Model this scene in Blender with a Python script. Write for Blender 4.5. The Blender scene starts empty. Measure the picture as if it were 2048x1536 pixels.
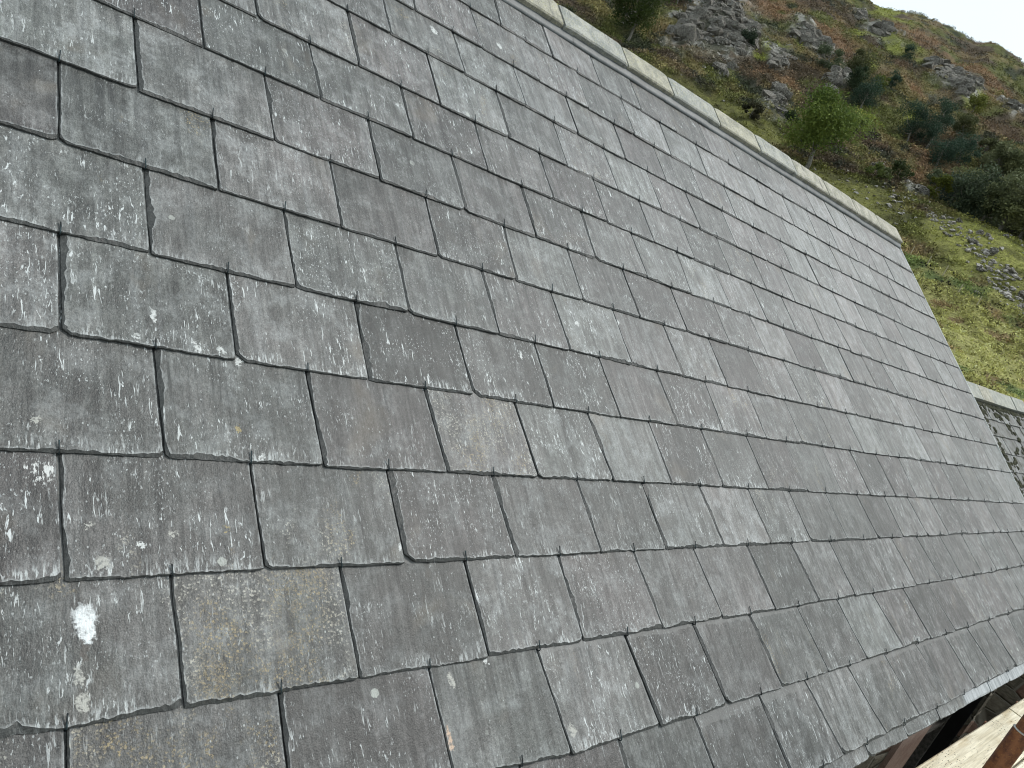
import bpy, math, random
import numpy as np
from mathutils import Vector, Matrix

# ------------------------------------------------------------------ camera, sky, sun, exposure
scene = bpy.context.scene
CAM_H = 3.9                                   # metres above the yard
C0 = Vector((0.0, 0.0, CAM_H))
cam_data = bpy.data.cameras.new("camera")
cam_data.sensor_width = 36.0
cam_data.lens = 27.1
cam_data.clip_start = 0.05
cam_data.clip_end = 4000.0
cam = bpy.data.objects.new("camera", cam_data)
scene.collection.objects.link(cam)
cx, cy, cz = Vector((0.7215, -0.5748, 0.3860)), Vector((-0.1086, 0.4566, 0.8830)), Vector((-0.6838, -0.6791, 0.2670))
cam.matrix_world = Matrix(((cx.x, cy.x, cz.x, C0.x), (cx.y, cy.y, cz.y, C0.y), (cx.z, cy.z, cz.z, C0.z), (0, 0, 0, 1)))
scene.camera = cam

SUN_ELEV, SUN_AZ = math.radians(52), math.radians(-24)     # azimuth measured from +X towards +Y: from beyond the gable
world = bpy.data.worlds.new("World")
scene.world = world
world.use_nodes = True
wn, wl = world.node_tree.nodes, world.node_tree.links
bg = wn["Background"]
sky = wn.new("ShaderNodeTexSky")
sky.sky_type = 'NISHITA'
sky.sun_disc = False
sky.sun_elevation = SUN_ELEV
sky.sun_rotation = math.radians(90) - SUN_AZ
sky.air_density = 1.0
sky.dust_density = 3.0
sky.ozone_density = 1.5
# thin cloud veil: the blue of the clear sky is mostly covered by white cloud
wtc = wn.new("ShaderNodeTexCoord")
wno = wn.new("ShaderNodeTexNoise"); wno.inputs["Scale"].default_value = 1.7; wno.inputs["Detail"].default_value = 4
wl.new(wtc.outputs["Generated"], wno.inputs["Vector"])
wmr = wn.new("ShaderNodeMapRange")
wmr.inputs["From Min"].default_value = 0.3; wmr.inputs["From Max"].default_value = 0.6
wmr.inputs["To Min"].default_value = 0.72; wmr.inputs["To Max"].default_value = 0.95
wl.new(wno.outputs["Fac"], wmr.inputs["Value"])
wmx = wn.new("ShaderNodeMix"); wmx.data_type = 'RGBA'
wl.new(wmr.outputs["Result"], wmx.inputs["Factor"])
wl.new(sky.outputs["Color"], wmx.inputs["A"])
wmx.inputs["B"].default_value = (5.1, 5.75, 5.95, 1)
wl.new(wmx.outputs["Result"], bg.inputs["Color"])
bg.inputs["Strength"].default_value = 0.12

sun_data = bpy.data.lights.new("sun", 'SUN')
sun_data.energy = 1.5
sun_data.angle = math.radians(14)
sun_data.color = (1.0, 0.97, 0.92)
sun = bpy.data.objects.new("sun", sun_data)
scene.collection.objects.link(sun)
sdir = Vector((math.cos(SUN_ELEV) * math.cos(SUN_AZ), math.cos(SUN_ELEV) * math.sin(SUN_AZ), math.sin(SUN_ELEV)))
sun.rotation_euler = sdir.to_track_quat('Z', 'Y').to_euler()
scene.view_settings.view_transform = 'Standard'
scene.view_settings.look = 'None'
scene.view_settings.exposure = 0.74
scene.view_settings.gamma = 1.0
scene.cycles.filter_width = 1.05

RNG = np.random.default_rng(11)
random.seed(11)
col = scene.collection


# ------------------------------------------------------------------ helpers
def tag(o, label=None, cat=None, group=None, kind=None):
    if label: o["label"] = label
    if cat: o["category"] = cat
    if group: o["group"] = group
    if kind: o["kind"] = kind
    return o


def empty(name, loc=(0, 0, 0), label=None, cat=None, group=None):
    o = bpy.data.objects.new(name, None)
    o.location = loc
    o.empty_display_size = 0.2
    col.objects.link(o)
    return tag(o, label, cat, group)


def link_mesh(name, me, mat, parent=None, keep=True):
    o = bpy.data.objects.new(name, me)
    if mat is not None:
        me.materials.append(mat)
    col.objects.link(o)
    if parent is not None:
        o.parent = parent
        if keep:
            o.matrix_parent_inverse = parent_inv(parent)
    return o


def world_of(o):
    if o is None: return Matrix.Identity(4)
    return world_of(o.parent) @ o.matrix_parent_inverse @ Matrix.Translation(o.location)


def parent_inv(p):
    return world_of(p).inverted()


def mesh_from(name, verts, faces, attrs=None, smooth=False):
    me = bpy.data.meshes.new(name)
    me.from_pydata([tuple(v) for v in verts], [], faces)
    for an, (kind, data) in (attrs or {}).items():
        a = me.attributes.new(an, kind, 'POINT')
        a.data.foreach_set("color" if kind == 'FLOAT_COLOR' else "vector", np.asarray(data, dtype=np.float32).ravel())
    if smooth:
        me.polygons.foreach_set("use_smooth", [True] * len(me.polygons))
    me.update()
    return me


def quads_mesh(name, V, Fq, colr=None, smooth=False, n=4):
    """V (k,3), Fq (m,n) numpy arrays to a mesh, quickly."""
    me = bpy.data.meshes.new(name)
    me.vertices.add(len(V))
    me.vertices.foreach_set("co", np.asarray(V, dtype=np.float32).ravel())
    me.loops.add(len(Fq) * n)
    me.loops.foreach_set("vertex_index", np.asarray(Fq, dtype=np.int32).ravel())
    me.polygons.add(len(Fq))
    me.polygons.foreach_set("loop_start", np.arange(0, len(Fq) * n, n, dtype=np.int32))
    if colr is not None:
        a = me.attributes.new("Col", 'FLOAT_COLOR', 'POINT')
        cc = np.ones((len(V), 4), dtype=np.float32)
        cc[:, :colr.shape[1]] = colr
        a.data.foreach_set("color", cc.ravel())
    me.polygons.foreach_set("use_smooth", np.full(len(Fq), smooth))
    me.update(calc_edges=True)
    return me


def box_vf(x0, x1, y0, y1, z0, z1):
    v = [(x0, y0, z0), (x1, y0, z0), (x1, y1, z0), (x0, y1, z0), (x0, y0, z1), (x1, y0, z1), (x1, y1, z1), (x0, y1, z1)]
    f = [(0, 3, 2, 1), (4, 5, 6, 7), (0, 1, 5, 4), (1, 2, 6, 5), (2, 3, 7, 6), (3, 0, 4, 7)]
    return v, f


def join_vf(lst):
    V, F = [], []
    for v, f in lst:
        b = len(V)
        V += list(v)
        F += [tuple(i + b for i in q) for q in f]
    return V, F


def tube_vf(pts, rad, n=8, cap=True):
    pts = [Vector(p) for p in pts]
    rs = rad if isinstance(rad, (list, tuple)) else [rad] * len(pts)
    V, F = [], []
    prev = None
    for i, p in enumerate(pts):
        t = (pts[min(i + 1, len(pts) - 1)] - pts[max(i - 1, 0)]).normalized()
        if prev is None:
            a = t.orthogonal().normalized()
        else:
            a = (prev - t * prev.dot(t))
            a = a.normalized() if a.length > 1e-6 else t.orthogonal().normalized()
        prev = a
        b = t.cross(a)
        for k in range(n):
            w = 2 * math.pi * k / n
            V.append(tuple(p + (a * math.cos(w) + b * math.sin(w)) * rs[i]))
    for i in range(len(pts) - 1):
        for k in range(n):
            F.append((i * n + k, i * n + (k + 1) % n, (i + 1) * n + (k + 1) % n, (i + 1) * n + k))
    if cap:
        F.append(tuple(range(n - 1, -1, -1)))
        F.append(tuple((len(pts) - 1) * n + k for k in range(n)))
    return V, F


# value noise
_T = np.random.default_rng(5).random((256, 256))
def vnoise(x, y, s=0):
    x = np.asarray(x, float) + s * 17.37; y = np.asarray(y, float) + s * 41.91
    xi = np.floor(x).astype(int); yi = np.floor(y).astype(int)
    fx = x - xi; fy = y - yi
    fx = fx * fx * (3 - 2 * fx); fy = fy * fy * (3 - 2 * fy)
    a = _T[xi % 256, yi % 256]; b = _T[(xi + 1) % 256, yi % 256]
    c = _T[xi % 256, (yi + 1) % 256]; d = _T[(xi + 1) % 256, (yi + 1) % 256]
    return (a + (b - a) * fx) * (1 - fy) + (c + (d - c) * fx) * fy
def fbm(x, y, s=0, o=4, g=0.5):
    t = 0; w = 1; n = 0
    for k in range(o):
        t = t + w * vnoise(x * 2 ** k, y * 2 ** k, s + k * 3.1); n += w; w *= g
    return t / n
def sstep(a, b, x):
    t = np.clip((x - a) / (b - a), 0, 1)
    return t * t * (3 - 2 * t)


# ------------------------------------------------------------------ node helper
class G:
    def __init__(s, name):
        s.m = bpy.data.materials.new(name); s.m.use_nodes = True
        s.t = s.m.node_tree; s.n = s.t.nodes; s.l = s.t.links
        s.b = s.n["Principled BSDF"]
    def _in(s, sock, v):
        if v is None: return
        if isinstance(v, bpy.types.NodeSocket): s.l.new(v, sock)
        elif isinstance(v, (tuple, list)):
            n = len(sock.default_value)
            sock.default_value = tuple(v)[:n] if len(v) >= n else tuple(v) + (1,) * (n - len(v))
        else:
            try: sock.default_value = v
            except TypeError: sock.default_value = (v,) * len(sock.default_value)
    def math(s, op, a, b=None, c=None, clamp=False):
        n = s.n.new("ShaderNodeMath"); n.operation = op; n.use_clamp = clamp
        s._in(n.inputs[0], a); s._in(n.inputs[1], b); s._in(n.inputs[2], c)
        return n.outputs[0]
    def vm(s, op, a, b=None):
        n = s.n.new("ShaderNodeVectorMath"); n.operation = op
        s._in(n.inputs[0], a); s._in(n.inputs[1], b)
        return n.outputs["Value"] if op in ('LENGTH', 'DISTANCE', 'DOT_PRODUCT') else n.outputs[0]
    def mix(s, f, a, b, blend='MIX'):
        n = s.n.new("ShaderNodeMix"); n.data_type = 'RGBA'; n.blend_type = blend
        s._in(n.inputs["Factor"], f); s._in(n.inputs[6], a); s._in(n.inputs[7], b)
        return n.outputs[2]
    def scale(s, c, f):
        n = s.n.new("ShaderNodeVectorMath"); n.operation = 'SCALE'
        s._in(n.inputs[0], c); s._in(n.inputs["Scale"], f)
        return n.outputs[0]
    def noise(s, v, scale=1.0, detail=2, rough=0.5, dist=0.0):
        n = s.n.new("ShaderNodeTexNoise")
        s._in(n.inputs["Vector"], v); s._in(n.inputs["Scale"], scale)
        n.inputs["Detail"].default_value = detail; n.inputs["Roughness"].default_value = rough; n.inputs["Distortion"].default_value = dist
        return n.outputs["Fac"]
    def vor(s, v, scale=1.0, feature='F1'):
        n = s.n.new("ShaderNodeTexVoronoi"); n.feature = feature
        s._in(n.inputs["Vector"], v); s._in(n.inputs["Scale"], scale)
        return n.outputs["Distance"], n.outputs.get("Color")
    def mr(s, v, a, b, c=0.0, d=1.0, smooth=False):
        n = s.n.new("ShaderNodeMapRange"); n.interpolation_type = 'SMOOTHSTEP' if smooth else 'LINEAR'
        s._in(n.inputs[0], v); s._in(n.inputs[1], a); s._in(n.inputs[2], b); s._in(n.inputs[3], c); s._in(n.inputs[4], d)
        return n.outputs[0]
    def sm(s, v, a, b): return s.mr(v, a, b, 0.0, 1.0, True)
    def attr(s, name):
        n = s.n.new("ShaderNodeAttribute"); n.attribute_name = name
        return n
    def sep(s, v, color=False):
        n = s.n.new("ShaderNodeSeparateColor" if color else "ShaderNodeSeparateXYZ"); s._in(n.inputs[0], v)
        return n.outputs[0], n.outputs[1], n.outputs[2]
    def comb(s, x, y, z):
        n = s.n.new("ShaderNodeCombineXYZ"); s._in(n.inputs[0], x); s._in(n.inputs[1], y); s._in(n.inputs[2], z)
        return n.outputs[0]
    def obj(s):
        n = s.n.new("ShaderNodeTexCoord"); return n.outputs["Object"]
    def geo(s):
        n = s.n.new("ShaderNodeNewGeometry"); return n.outputs["Position"]
    def bump(s, h, dist=0.01, strength=1.0):
        n = s.n.new("ShaderNodeBump"); s._in(n.inputs["Height"], h)
        n.inputs["Distance"].default_value = dist; n.inputs["Strength"].default_value = strength
        s.l.new(n.outputs[0], s.b.inputs["Normal"])
    def out(s, color, rough=0.8, spec=0.3, metal=0.0):
        s._in(s.b.inputs["Base Color"], color); s._in(s.b.inputs["Roughness"], rough)
        s._in(s.b.inputs["Specular IOR Level"], spec); s._in(s.b.inputs["Metallic"], metal)
        return s.m


def simple_mat(name, c1, c2, scale=8, rough=0.8, bump=0.01, spec=0.3, detail=6, stretch=(1, 1, 1), metal=0.0, dist=0.0):
    g = G(name)
    p = g.vm('MULTIPLY', g.obj(), stretch)
    n = g.noise(p, scale, detail, 0.65, dist)
    c = g.mix(g.sm(n, 0.35, 0.65), c1 + (1,), c2 + (1,))
    n2 = g.noise(p, scale * 9, 3, 0.6)
    c = g.scale(c, g.mr(n2, 0.3, 0.7, 0.8, 1.2))
    g.bump(g.math('ADD', n, g.math('MULTIPLY', n2, 0.4)), bump, 0.6)
    return g.out(c, rough, spec, metal)


# ------------------------------------------------------------------ roof frame of reference
PITCH = math.radians(37.5)
S = 1.3                                       # distance from the lens to the roof plane
UX = Vector((1, 0, 0))
VX = Vector((0, math.cos(PITCH), math.sin(PITCH)))
NX = Vector((0, -math.sin(PITCH), math.cos(PITCH)))
O = C0 - NX * S
H0 = -0.0215                                  # batten plane below the slates' mean surface
def rp(u, v, h=0.0):
    return O + UX * u + VX * v + NX * (h + H0)
T = 0.0068                                    # slate thickness
U_END = 6.075
U_START = -1.5

J = {-2:[[1.175,1.175],[1.492,1.492],[1.805,1.832],[2.14,2.165],[2.43,2.49],[2.747,2.826],[3.068,3.143],[3.388,3.478],[3.723,3.799],[4.021,4.124],[4.344,4.439],[4.67,4.68]],
-1:[[0.343,0.343],[0.669,0.669],[0.988,1.0],[1.298,1.325],[1.617,1.65],[1.923,1.957],[2.228,2.269],[2.542,2.583],[2.848,2.896],[3.163,3.234],[3.476,3.539],[3.777,3.848],[4.083,4.161],[4.412,4.446],[4.708,4.758]],
0:[[0.5,0.508],[0.82,0.826],[1.136,1.147],[1.442,1.452],[1.743,1.771],[2.04,2.074],[2.352,2.385],[2.656,2.698],[2.968,3.001],[3.268,3.325],[3.577,3.624],[3.875,3.943],[4.186,4.226],[4.509,4.537],[4.78,4.81],[5.06,5.085]],
1:[[0.034,0.034],[0.334,0.339],[0.657,0.663],[0.97,0.975],[1.277,1.292],[1.584,1.601],[1.881,1.895],[2.183,2.207],[2.484,2.505],[2.785,2.81],[3.089,3.118],[3.392,3.424],[3.693,3.706],[3.968,4.009],[4.28,4.313]],
2:[[0.493,0.5],[0.805,0.814],[1.118,1.134],[1.42,1.436],[1.715,1.742],[2.012,2.024],[2.31,2.322],[2.613,2.628],[2.916,2.932],[3.229,3.24],[3.516,3.532],[3.802,3.826],[4.093,4.091],[4.39,4.40],[4.688,4.69]],
3:[[0.336,0.337],[0.648,0.648],[0.96,0.96],[1.264,1.272],[1.561,1.568],[1.849,1.864],[2.153,2.163],[2.45,2.45],[2.749,2.758],[3.05,3.059],[3.35,3.358],[3.645,3.655],[3.928,3.957],[4.222,4.244],[4.518,4.546],[4.8,4.8],[5.11,5.11],[5.391,5.391]],
4:[[0.492,0.494],[0.802,0.806],[1.115,1.112],[1.414,1.42],[1.705,1.712],[2.005,2.012],[2.295,2.305],[2.596,2.604],[2.887,2.905],[3.19,3.207],[3.487,3.5],[3.764,3.771],[4.06,4.077],[4.346,4.357],[4.633,4.661],[4.948,4.948],[5.263,5.263]],
5:[[0.034,0.034],[0.334,0.333],[0.647,0.646],[0.954,0.953],[1.26,1.256],[1.56,1.552],[1.851,1.852],[2.145,2.152],[2.443,2.447],[2.739,2.741],[3.026,3.044],[3.327,3.346],[3.608,3.635],[3.908,3.914],[4.196,4.207],[4.468,4.506],[4.764,4.791],[5.054,5.054],[5.352,5.352]],
6:[[0.485,0.485],[0.799,0.801],[1.105,1.105],[1.405,1.405],[1.701,1.702],[2.002,1.997],[2.285,2.29],[2.585,2.576],[2.863,2.875],[3.171,3.178],[3.462,3.458],[3.754,3.749],[4.038,4.064],[4.306,4.321],[4.588,4.582],[4.883,4.889],[5.187,5.187]],
7:[[0.645,0.644],[0.952,0.957],[1.255,1.259],[1.552,1.552],[1.853,1.853],[2.146,2.144],[2.427,2.427],[2.714,2.711]],
8:[[0.495,0.495],[0.80,0.80],[1.108,1.108],[1.408,1.408],[1.708,1.707],[2.002,2.0],[2.292,2.293],[2.582,2.582]],
9:[[0.65,0.65],[0.96,0.96],[1.264,1.263],[1.558,1.565],[1.851,1.855],[2.143,2.142],[2.442,2.43],[2.725,2.719]],
10:[[0.80,0.80],[1.10,1.10],[1.40,1.40],[1.693,1.7],[1.983,1.992],[2.288,2.277],[2.582,2.582],[2.872,2.855]],
11:[[0.96,0.96],[1.26,1.26],[1.56,1.56],[1.864,1.849],[2.14,2.138],[2.449,2.445],[2.734,2.728],[3.008,3.01]]}
LQ = {-2:(0,-0.001,-0.3605), -1:(0,-0.006,-0.112), 0:(.0009,-.0125,.117), 1:(-.0001,-.0076,.3238), 2:(-.0003,-.011,.5333), 3:(.0007,-.0166,.7523),
      4:(.0012,-.0227,.9656), 5:(.0009,-.0239,1.1782), 6:(.0018,-.0317,1.3904), 7:(.0030,-.0418,1.612), 8:(.0012,-.0330,1.8060),
      9:(.0045,-.0570,2.0550), 10:(.0018,-.0400,2.2280), 11:(.002,-.0380,2.4320), 12:(0,-.005,2.565)}
# measured course lines pass through the seen joints; the last three are nearly straight
def line(k, u):
    uu = min(max(u, -0.2), 6.2)
    if k == -3: return -0.408
    a, b, c = LQ[k]
    if k == -1:
        return -0.128 - 0.004 * (uu - 2.5) + 0.09 * max(0, 1.3 - uu)
    return a * uu * uu + b * uu + c


for k in J:
    L = [tuple(q) for q in J[k]]
    rr = random.Random(100 + k)
    while L[-1][0] < U_END - 0.2:
        w = 0.293 + rr.uniform(-0.012, 0.012)
        L.append((L[-1][0] + w, L[-1][1] + w + rr.uniform(-0.004, 0.004)))
    if L[-1][0] > U_END - 0.09: L.pop()
    while L[0][0] > U_START + 0.2:
        w = 0.312 + rr.uniform(-0.006, 0.006)
        L.insert(0, (L[0][0] - w, L[0][1] - w))
    J[k] = L
J[-3] = [(u, u) for u in (1.05, 1.38, 1.70, 2.02, 2.345, 2.666, 2.99, 3.325, 3.646, 3.976, 4.282, 4.60, 4.92, 5.24, 5.56, 5.86)]
while J[-3][0][0] > U_START + 0.2:
    J[-3].insert(0, (J[-3][0][0] - 0.322,) * 2)


# ------------------------------------------------------------------ slate material
def slate_material(name="weathered_slate", mossy=False):
    g = G(name)
    sl = g.attr("sl").outputs["Vector"]; ru = g.attr("ru").outputs["Vector"]
    ta = g.attr("tint"); mk = g.attr("mk")
    light, hue, lich = g.sep(ta.outputs["Color"], True); clean = ta.outputs["Alpha"]
    white, dark, edge = g.sep(mk.outputs["Color"], True)
    x, y, seed = g.sep(sl)
    P = g.comb(g.math('MULTIPLY_ADD', seed, 37.0, x), g.math('MULTIPLY_ADD', seed, 91.0, y), g.math('MULTIPLY', seed, 13.0))
    def st(a, b): return g.vm('MULTIPLY', P, (a, b, 1.0))
    n1 = g.noise(P, 5.5, 3, 0.55)
    n2 = g.noise(P, 17, 5, 0.65)
    streak = g.noise(st(55, 5), 1, 3, 0.6)
    grain = g.noise(P, 330, 2, 0.75)
    grain2 = g.noise(st(330, 150), 1, 1, 0.6)
    hv = g.math('ADD', hue, g.mr(n1, 0.3, 0.7, -0.35, 0.35), None, True)
    c = g.mix(hv, (0.107, 0.113, 0.107, 1), (0.116, 0.110, 0.107, 1))
    m = g.mr(light, 0, 1, 0.24, 1.14)
    m = g.math('MULTIPLY', m, g.mr(n1, 0.3, 0.7, 0.78, 1.24))
    m = g.math('MULTIPLY', m, g.mr(n2, 0.3, 0.7, 0.66, 1.36))
    m = g.math('MULTIPLY', m, g.mr(streak, 0.3, 0.7, 0.62, 1.42))
    mid = g.noise(st(150, 95), 1, 3, 0.75)
    m = g.math('MULTIPLY', m, g.mr(grain, 0.32, 0.68, 0.64, 1.38))
    m = g.math('MULTIPLY', m, g.mr(mid, 0.33, 0.67, 0.78, 1.24))
    m = g.math('MULTIPLY', m, g.mr(g.noise(st(120, 10), 1, 3, 0.65), 0.33, 0.67, 0.72, 1.32))
    c = g.scale(c, m)
    # pale weathered bloom in cloudy patches and runs
    pm = g.math('MULTIPLY', g.sm(n2, 0.47, 0.66), g.mr(light, 0, 1, 0.05, 0.62))
    run = g.math('MULTIPLY', g.sm(g.noise(st(24, 1.5), 1, 4, 0.65), 0.48, 0.68), g.mr(light, 0.2, 1, 0.0, 0.65))
    pm = g.math('MAXIMUM', pm, run)
    pm = g.math('MULTIPLY', pm, g.mr(mid, 0.36, 0.62, 0.35, 1.25))
    c = g.mix(pm, c, (0.27, 0.284, 0.286, 1))
    # brown tinge here and there
    br = g.math('MULTIPLY', g.sm(g.noise(st(6, 4), 1, 3, 0.6, 0.4), 0.60, 0.75), 0.22)
    c = g.mix(br, c, (0.20, 0.165, 0.12, 1))
    # dark runs below the joints above
    ds = g.math('MULTIPLY', g.sm(g.noise(st(42, 1.8), 1, 4, 0.7, 0.2), 0.50, 0.68), g.sm(y, 0.01, 0.19))
    ds = g.math('MULTIPLY', ds, dark)
    c = g.mix(ds, c, (0.030, 0.033, 0.032, 1))
    # elongated white flecks
    cl = g.sm(g.noise(P, 13, 2), 0.40, 0.66)
    f1 = g.sm(g.noise(g.vm('MULTIPLY', P, (310, 130, 1)), 1, 2, 0.55), 0.61, 0.69)
    f1 = g.math('MULTIPLY', g.math('MULTIPLY', f1, cl), g.mr(white, 0, 1, 0.15, 1.05))
    # longer scratch-like deposits in clusters
    f2 = g.sm(g.noise(st(150, 26), 1, 3, 0.7, 0.9), 0.60, 0.65)
    f2 = g.math('MULTIPLY', f2, g.sm(g.noise(P, 10.5, 3, 0.6), 0.46, 0.56))
    f2 = g.math('MULTIPLY', f2, g.mr(white, 0.2, 0.6, 0.0, 1.1))
    # efflorescence above the bottom edge
    f3 = g.math('MULTIPLY', g.sm(g.noise(st(170, 34), 1, 3, 0.7, 0.3), 0.50, 0.62), g.sm(y, 0.040, 0.003))
    f3 = g.math('MULTIPLY', f3, g.sm(g.noise(P, 15, 2), 0.44, 0.60))
    f3 = g.math('MULTIPLY', f3, g.mr(white, 0.0, 0.8, 0.15, 1.0))
    # pin-prick specks
    vd, vc = g.vor(g.vm('MULTIPLY', P, (1.0, 0.75, 1.0)), 125)
    vr, vg, vb = g.sep(vc, True)
    f4 = g.math('MULTIPLY', g.sm(vd, g.mr(vg, 0, 1, 0.10, 0.30), g.mr(vg, 0, 1, 0.03, 0.14)), g.math('GREATER_THAN', vr, g.mr(white, 0, 1, 0.95, 0.80)))
    f4 = g.math('MULTIPLY', f4, g.math('GREATER_THAN', cl, 0.05))
    fw = g.math('MAXIMUM', g.math('MAXIMUM', f1, f2), g.math('MAXIMUM', f3, g.math('MULTIPLY', f4, 0.6)))
    fw = g.math('MULTIPLY', fw, 0.85, None, True)
    c = g.mix(fw, c, (0.50, 0.53, 0.53, 1))
    # crusty lichen dots (cream to ochre) gathered in patches
    ld, lc = g.vor(g.vm('ADD', P, g.scale(g.comb(grain, mid, 0.0), 0.010)), 215)
    lr, lg, lb = g.sep(lc, True)
    lm = g.math('MULTIPLY', g.sm(ld, 0.52, 0.34), g.sm(g.math('ADD', g.noise(st(11, 6), 1, 3, 0.6), g.mr(lich, 0, 1, -0.25, 0.10)), 0.50, 0.60))
    lm = g.math('MULTIPLY', lm, g.mr(lr, 0.25, 0.8, 0.0, 1.0))
    lm = g.math('MULTIPLY', lm, g.mr(lich, 0.05, 0.5, 0.0, 0.85))
    lcol = g.mix(g.sm(g.noise(st(7, 5), 1, 2), 0.42, 0.58), (0.30, 0.235, 0.12, 1), (0.42, 0.41, 0.36, 1))
    lsp = g.math('MULTIPLY', g.sm(g.noise(P, 240, 3, 0.7), 0.52, 0.60), g.sm(g.math('ADD', g.noise(st(9, 5), 1, 4, 0.65), g.mr(lich, 0, 1, -0.22, 0.02)), 0.52, 0.66))
    lsp = g.math('MULTIPLY', lsp, g.mr(lich, 0.05, 0.5, 0.0, 0.45))
    lm = g.math('MAXIMUM', g.math('MULTIPLY', lm, g.mr(mid, 0.35, 0.6, 0.3, 0.9)), lsp)
    c = g.mix(lm, c, lcol)
    # sparse round lichen discs
    dd, dc = g.vor(g.vm('ADD', P, g.scale(g.comb(grain2, grain, 0.0), 0.006)), 8.5)
    dr, dg, db = g.sep(dc, True)
    rad = g.mr(dg, 0, 1, 0.02, 0.075)
    dm = g.math('MULTIPLY', g.sm(dd, g.math('ADD', rad, 0.012), rad), g.math('GREATER_THAN', dr, 0.62))
    dm = g.math('MULTIPLY', dm, g.mr(n2, 0.35, 0.6, 0.35, 1.0))
    c = g.mix(g.math('MULTIPLY', dm, 0.8), c, (0.36, 0.38, 0.35, 1))
    # cleaner strip freshly exposed under the course above
    cb = g.math('MULTIPLY', g.sm(g.math('ADD', y, g.mr(n2, 0.3, 0.7, -0.006, 0.006)), g.math('SUBTRACT', 0.232, clean), g.math('SUBTRACT', 0.236, clean)), g.math('GREATER_THAN', clean, 0.001))
    c = g.mix(g.math('MULTIPLY', cb, 0.45), c, (0.17, 0.17, 0.165, 1))
    if not mossy:
        # individual deposits: (u, v, half width, half length, kind)
        rx, ry, rz = g.sep(ru)
        wob = g.noise(ru, 75, 3, 0.65)
        wob2 = g.noise(ru, 140, 2, 0.6)
        ux = g.math('ADD', rx, g.mr(wob, 0.3, 0.7, -0.006, 0.006)); uy = g.math('ADD', ry, g.mr(wob2, 0.3, 0.7, -0.007, 0.007))
        D = [(0.371, 0.262, .0175, .020, 5), (0.373, 0.245, .0115, .020, 5), (0.360, 0.181, .007, .015, 2), (0.366, 0.142, .009, .014, 2), (0.369, 0.213, .006, .018, 6), (0.638, 0.593, .0068, .0068, 1), (0.682, 0.536, .0085, .0065, 0),
             (0.572, 0.756, .0075, .008, 0), (0.618, 0.760, .007, .007, 0), (0.461, 0.762, .006, .007, 0), (0.495, 0.813, .0045, .014, 0), (0.377, 0.409, .0055, .0045, 2), (0.508, 0.390, .0075, .0062, 2),
             (0.458, 0.374, .0055, .0048, 0), (0.602, 0.399, .0058, .005, 1), (0.395, 0.347, .012, .010, 2), (1.039, 0.074, .007, .017, 2), (1.341, -0.075, .012, .012, 2), (1.004, -0.028, .006, .022, 3),
             (1.139, 0.098, .006, .008, 0), (0.966, 0.349, .006, .008, 0), (1.491, 0.881, .007, .011, 0), (1.787, 1.041, .008, .010, 0), (2.013, 1.088, .008, .012, 0), (1.467, 2.126, .013, .016, 0),
             (1.805, 2.236, .014, .014, 0), (0.308, 0.498, .025, .020, 4), (0.656, 0.743, .010, .007, 0), (0.565, 0.765, .0045, .005, 0), (0.30, 0.585, .007, .007, 2)]
        cols = [(0.50, 0.52, 0.51, 1), (0.27, 0.22, 0.10, 1), (0.34, 0.34, 0.31, 1), (0.46, 0.33, 0.24, 1), (0.52, 0.53, 0.52, 1), (0.60, 0.63, 0.64, 1), (0.06, 0.05, 0.042, 1)]
        for kind in (6, 0, 1, 2, 3, 4, 5):
            tot = None
            for (u, v, a, b, kd) in D:
                if kd != kind: continue
                q = g.vm('MULTIPLY', g.comb(g.math('SUBTRACT', ux, u), g.math('SUBTRACT', uy, v), 0.0), (1 / a, 1 / b, 0))
                L = g.vm('LENGTH', q)
                mk1 = g.sm(L, 1.22, 0.74)
                tot = mk1 if tot is None else g.math('MAXIMUM', tot, mk1)
            if tot is None: continue
            if kind in (2, 3): tot = g.math('MULTIPLY', tot, g.mr(wob2, 0.36, 0.52, 0.15, 0.95))
            elif kind == 4: tot = g.math('MULTIPLY', tot, g.sm(g.noise(g.vm('MULTIPLY', ru, (130, 45, 1)), 1, 3, 0.65), 0.52, 0.58))
            elif kind == 5:
                tot = g.math('MULTIPLY', tot, g.mr(wob2, 0.30, 0.50, 0.45, 1.0)); tot = g.math('MULTIPLY', tot, g.mr(mid, 0.3, 0.5, 0.7, 1.05))
            elif kind == 6: tot = g.math('MULTIPLY', tot, 0.6)
            else: tot = g.math('MULTIPLY', tot, g.mr(wob2, 0.34, 0.52, 0.25, 0.95))
            c = g.mix(g.math('MULTIPLY', tot, 0.95), c, cols[kind])
    else:
        mo = g.noise(ru, 9, 5, 0.7)
        c = g.mix(g.sm(mo, 0.50, 0.58), c, (0.022, 0.024, 0.014, 1))
    rim = g.math('MULTIPLY', g.math('SUBTRACT', 1.0, mk.outputs["Alpha"]), g.mr(g.noise(st(55, 55), 1, 3, 0.7), 0.40, 0.62, 0.0, 0.75))
    c = g.mix(rim, c, (0.30, 0.315, 0.315, 1))
    # chipped edges
    ec = g.scale((0.040, 0.042, 0.040, 1), g.mr(g.noise(st(160, 160), 1, 3, 0.7), 0.3, 0.7, 0.45, 1.5))
    c = g.mix(g.math('MULTIPLY', edge, 0.9), c, ec)
    hgt = g.math('ADD', g.math('MULTIPLY', grain, 0.55), g.math('ADD', g.math('MULTIPLY', g.noise(st(70, 38), 1, 4, 0.65), 1.3), g.math('MULTIPLY', grain2, 0.4)))
    g.bump(hgt, 0.0024, 0.7)
    return g.out(c, g.mr(n2, 0.3, 0.7, 0.42, 0.58), 0.42)

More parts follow.
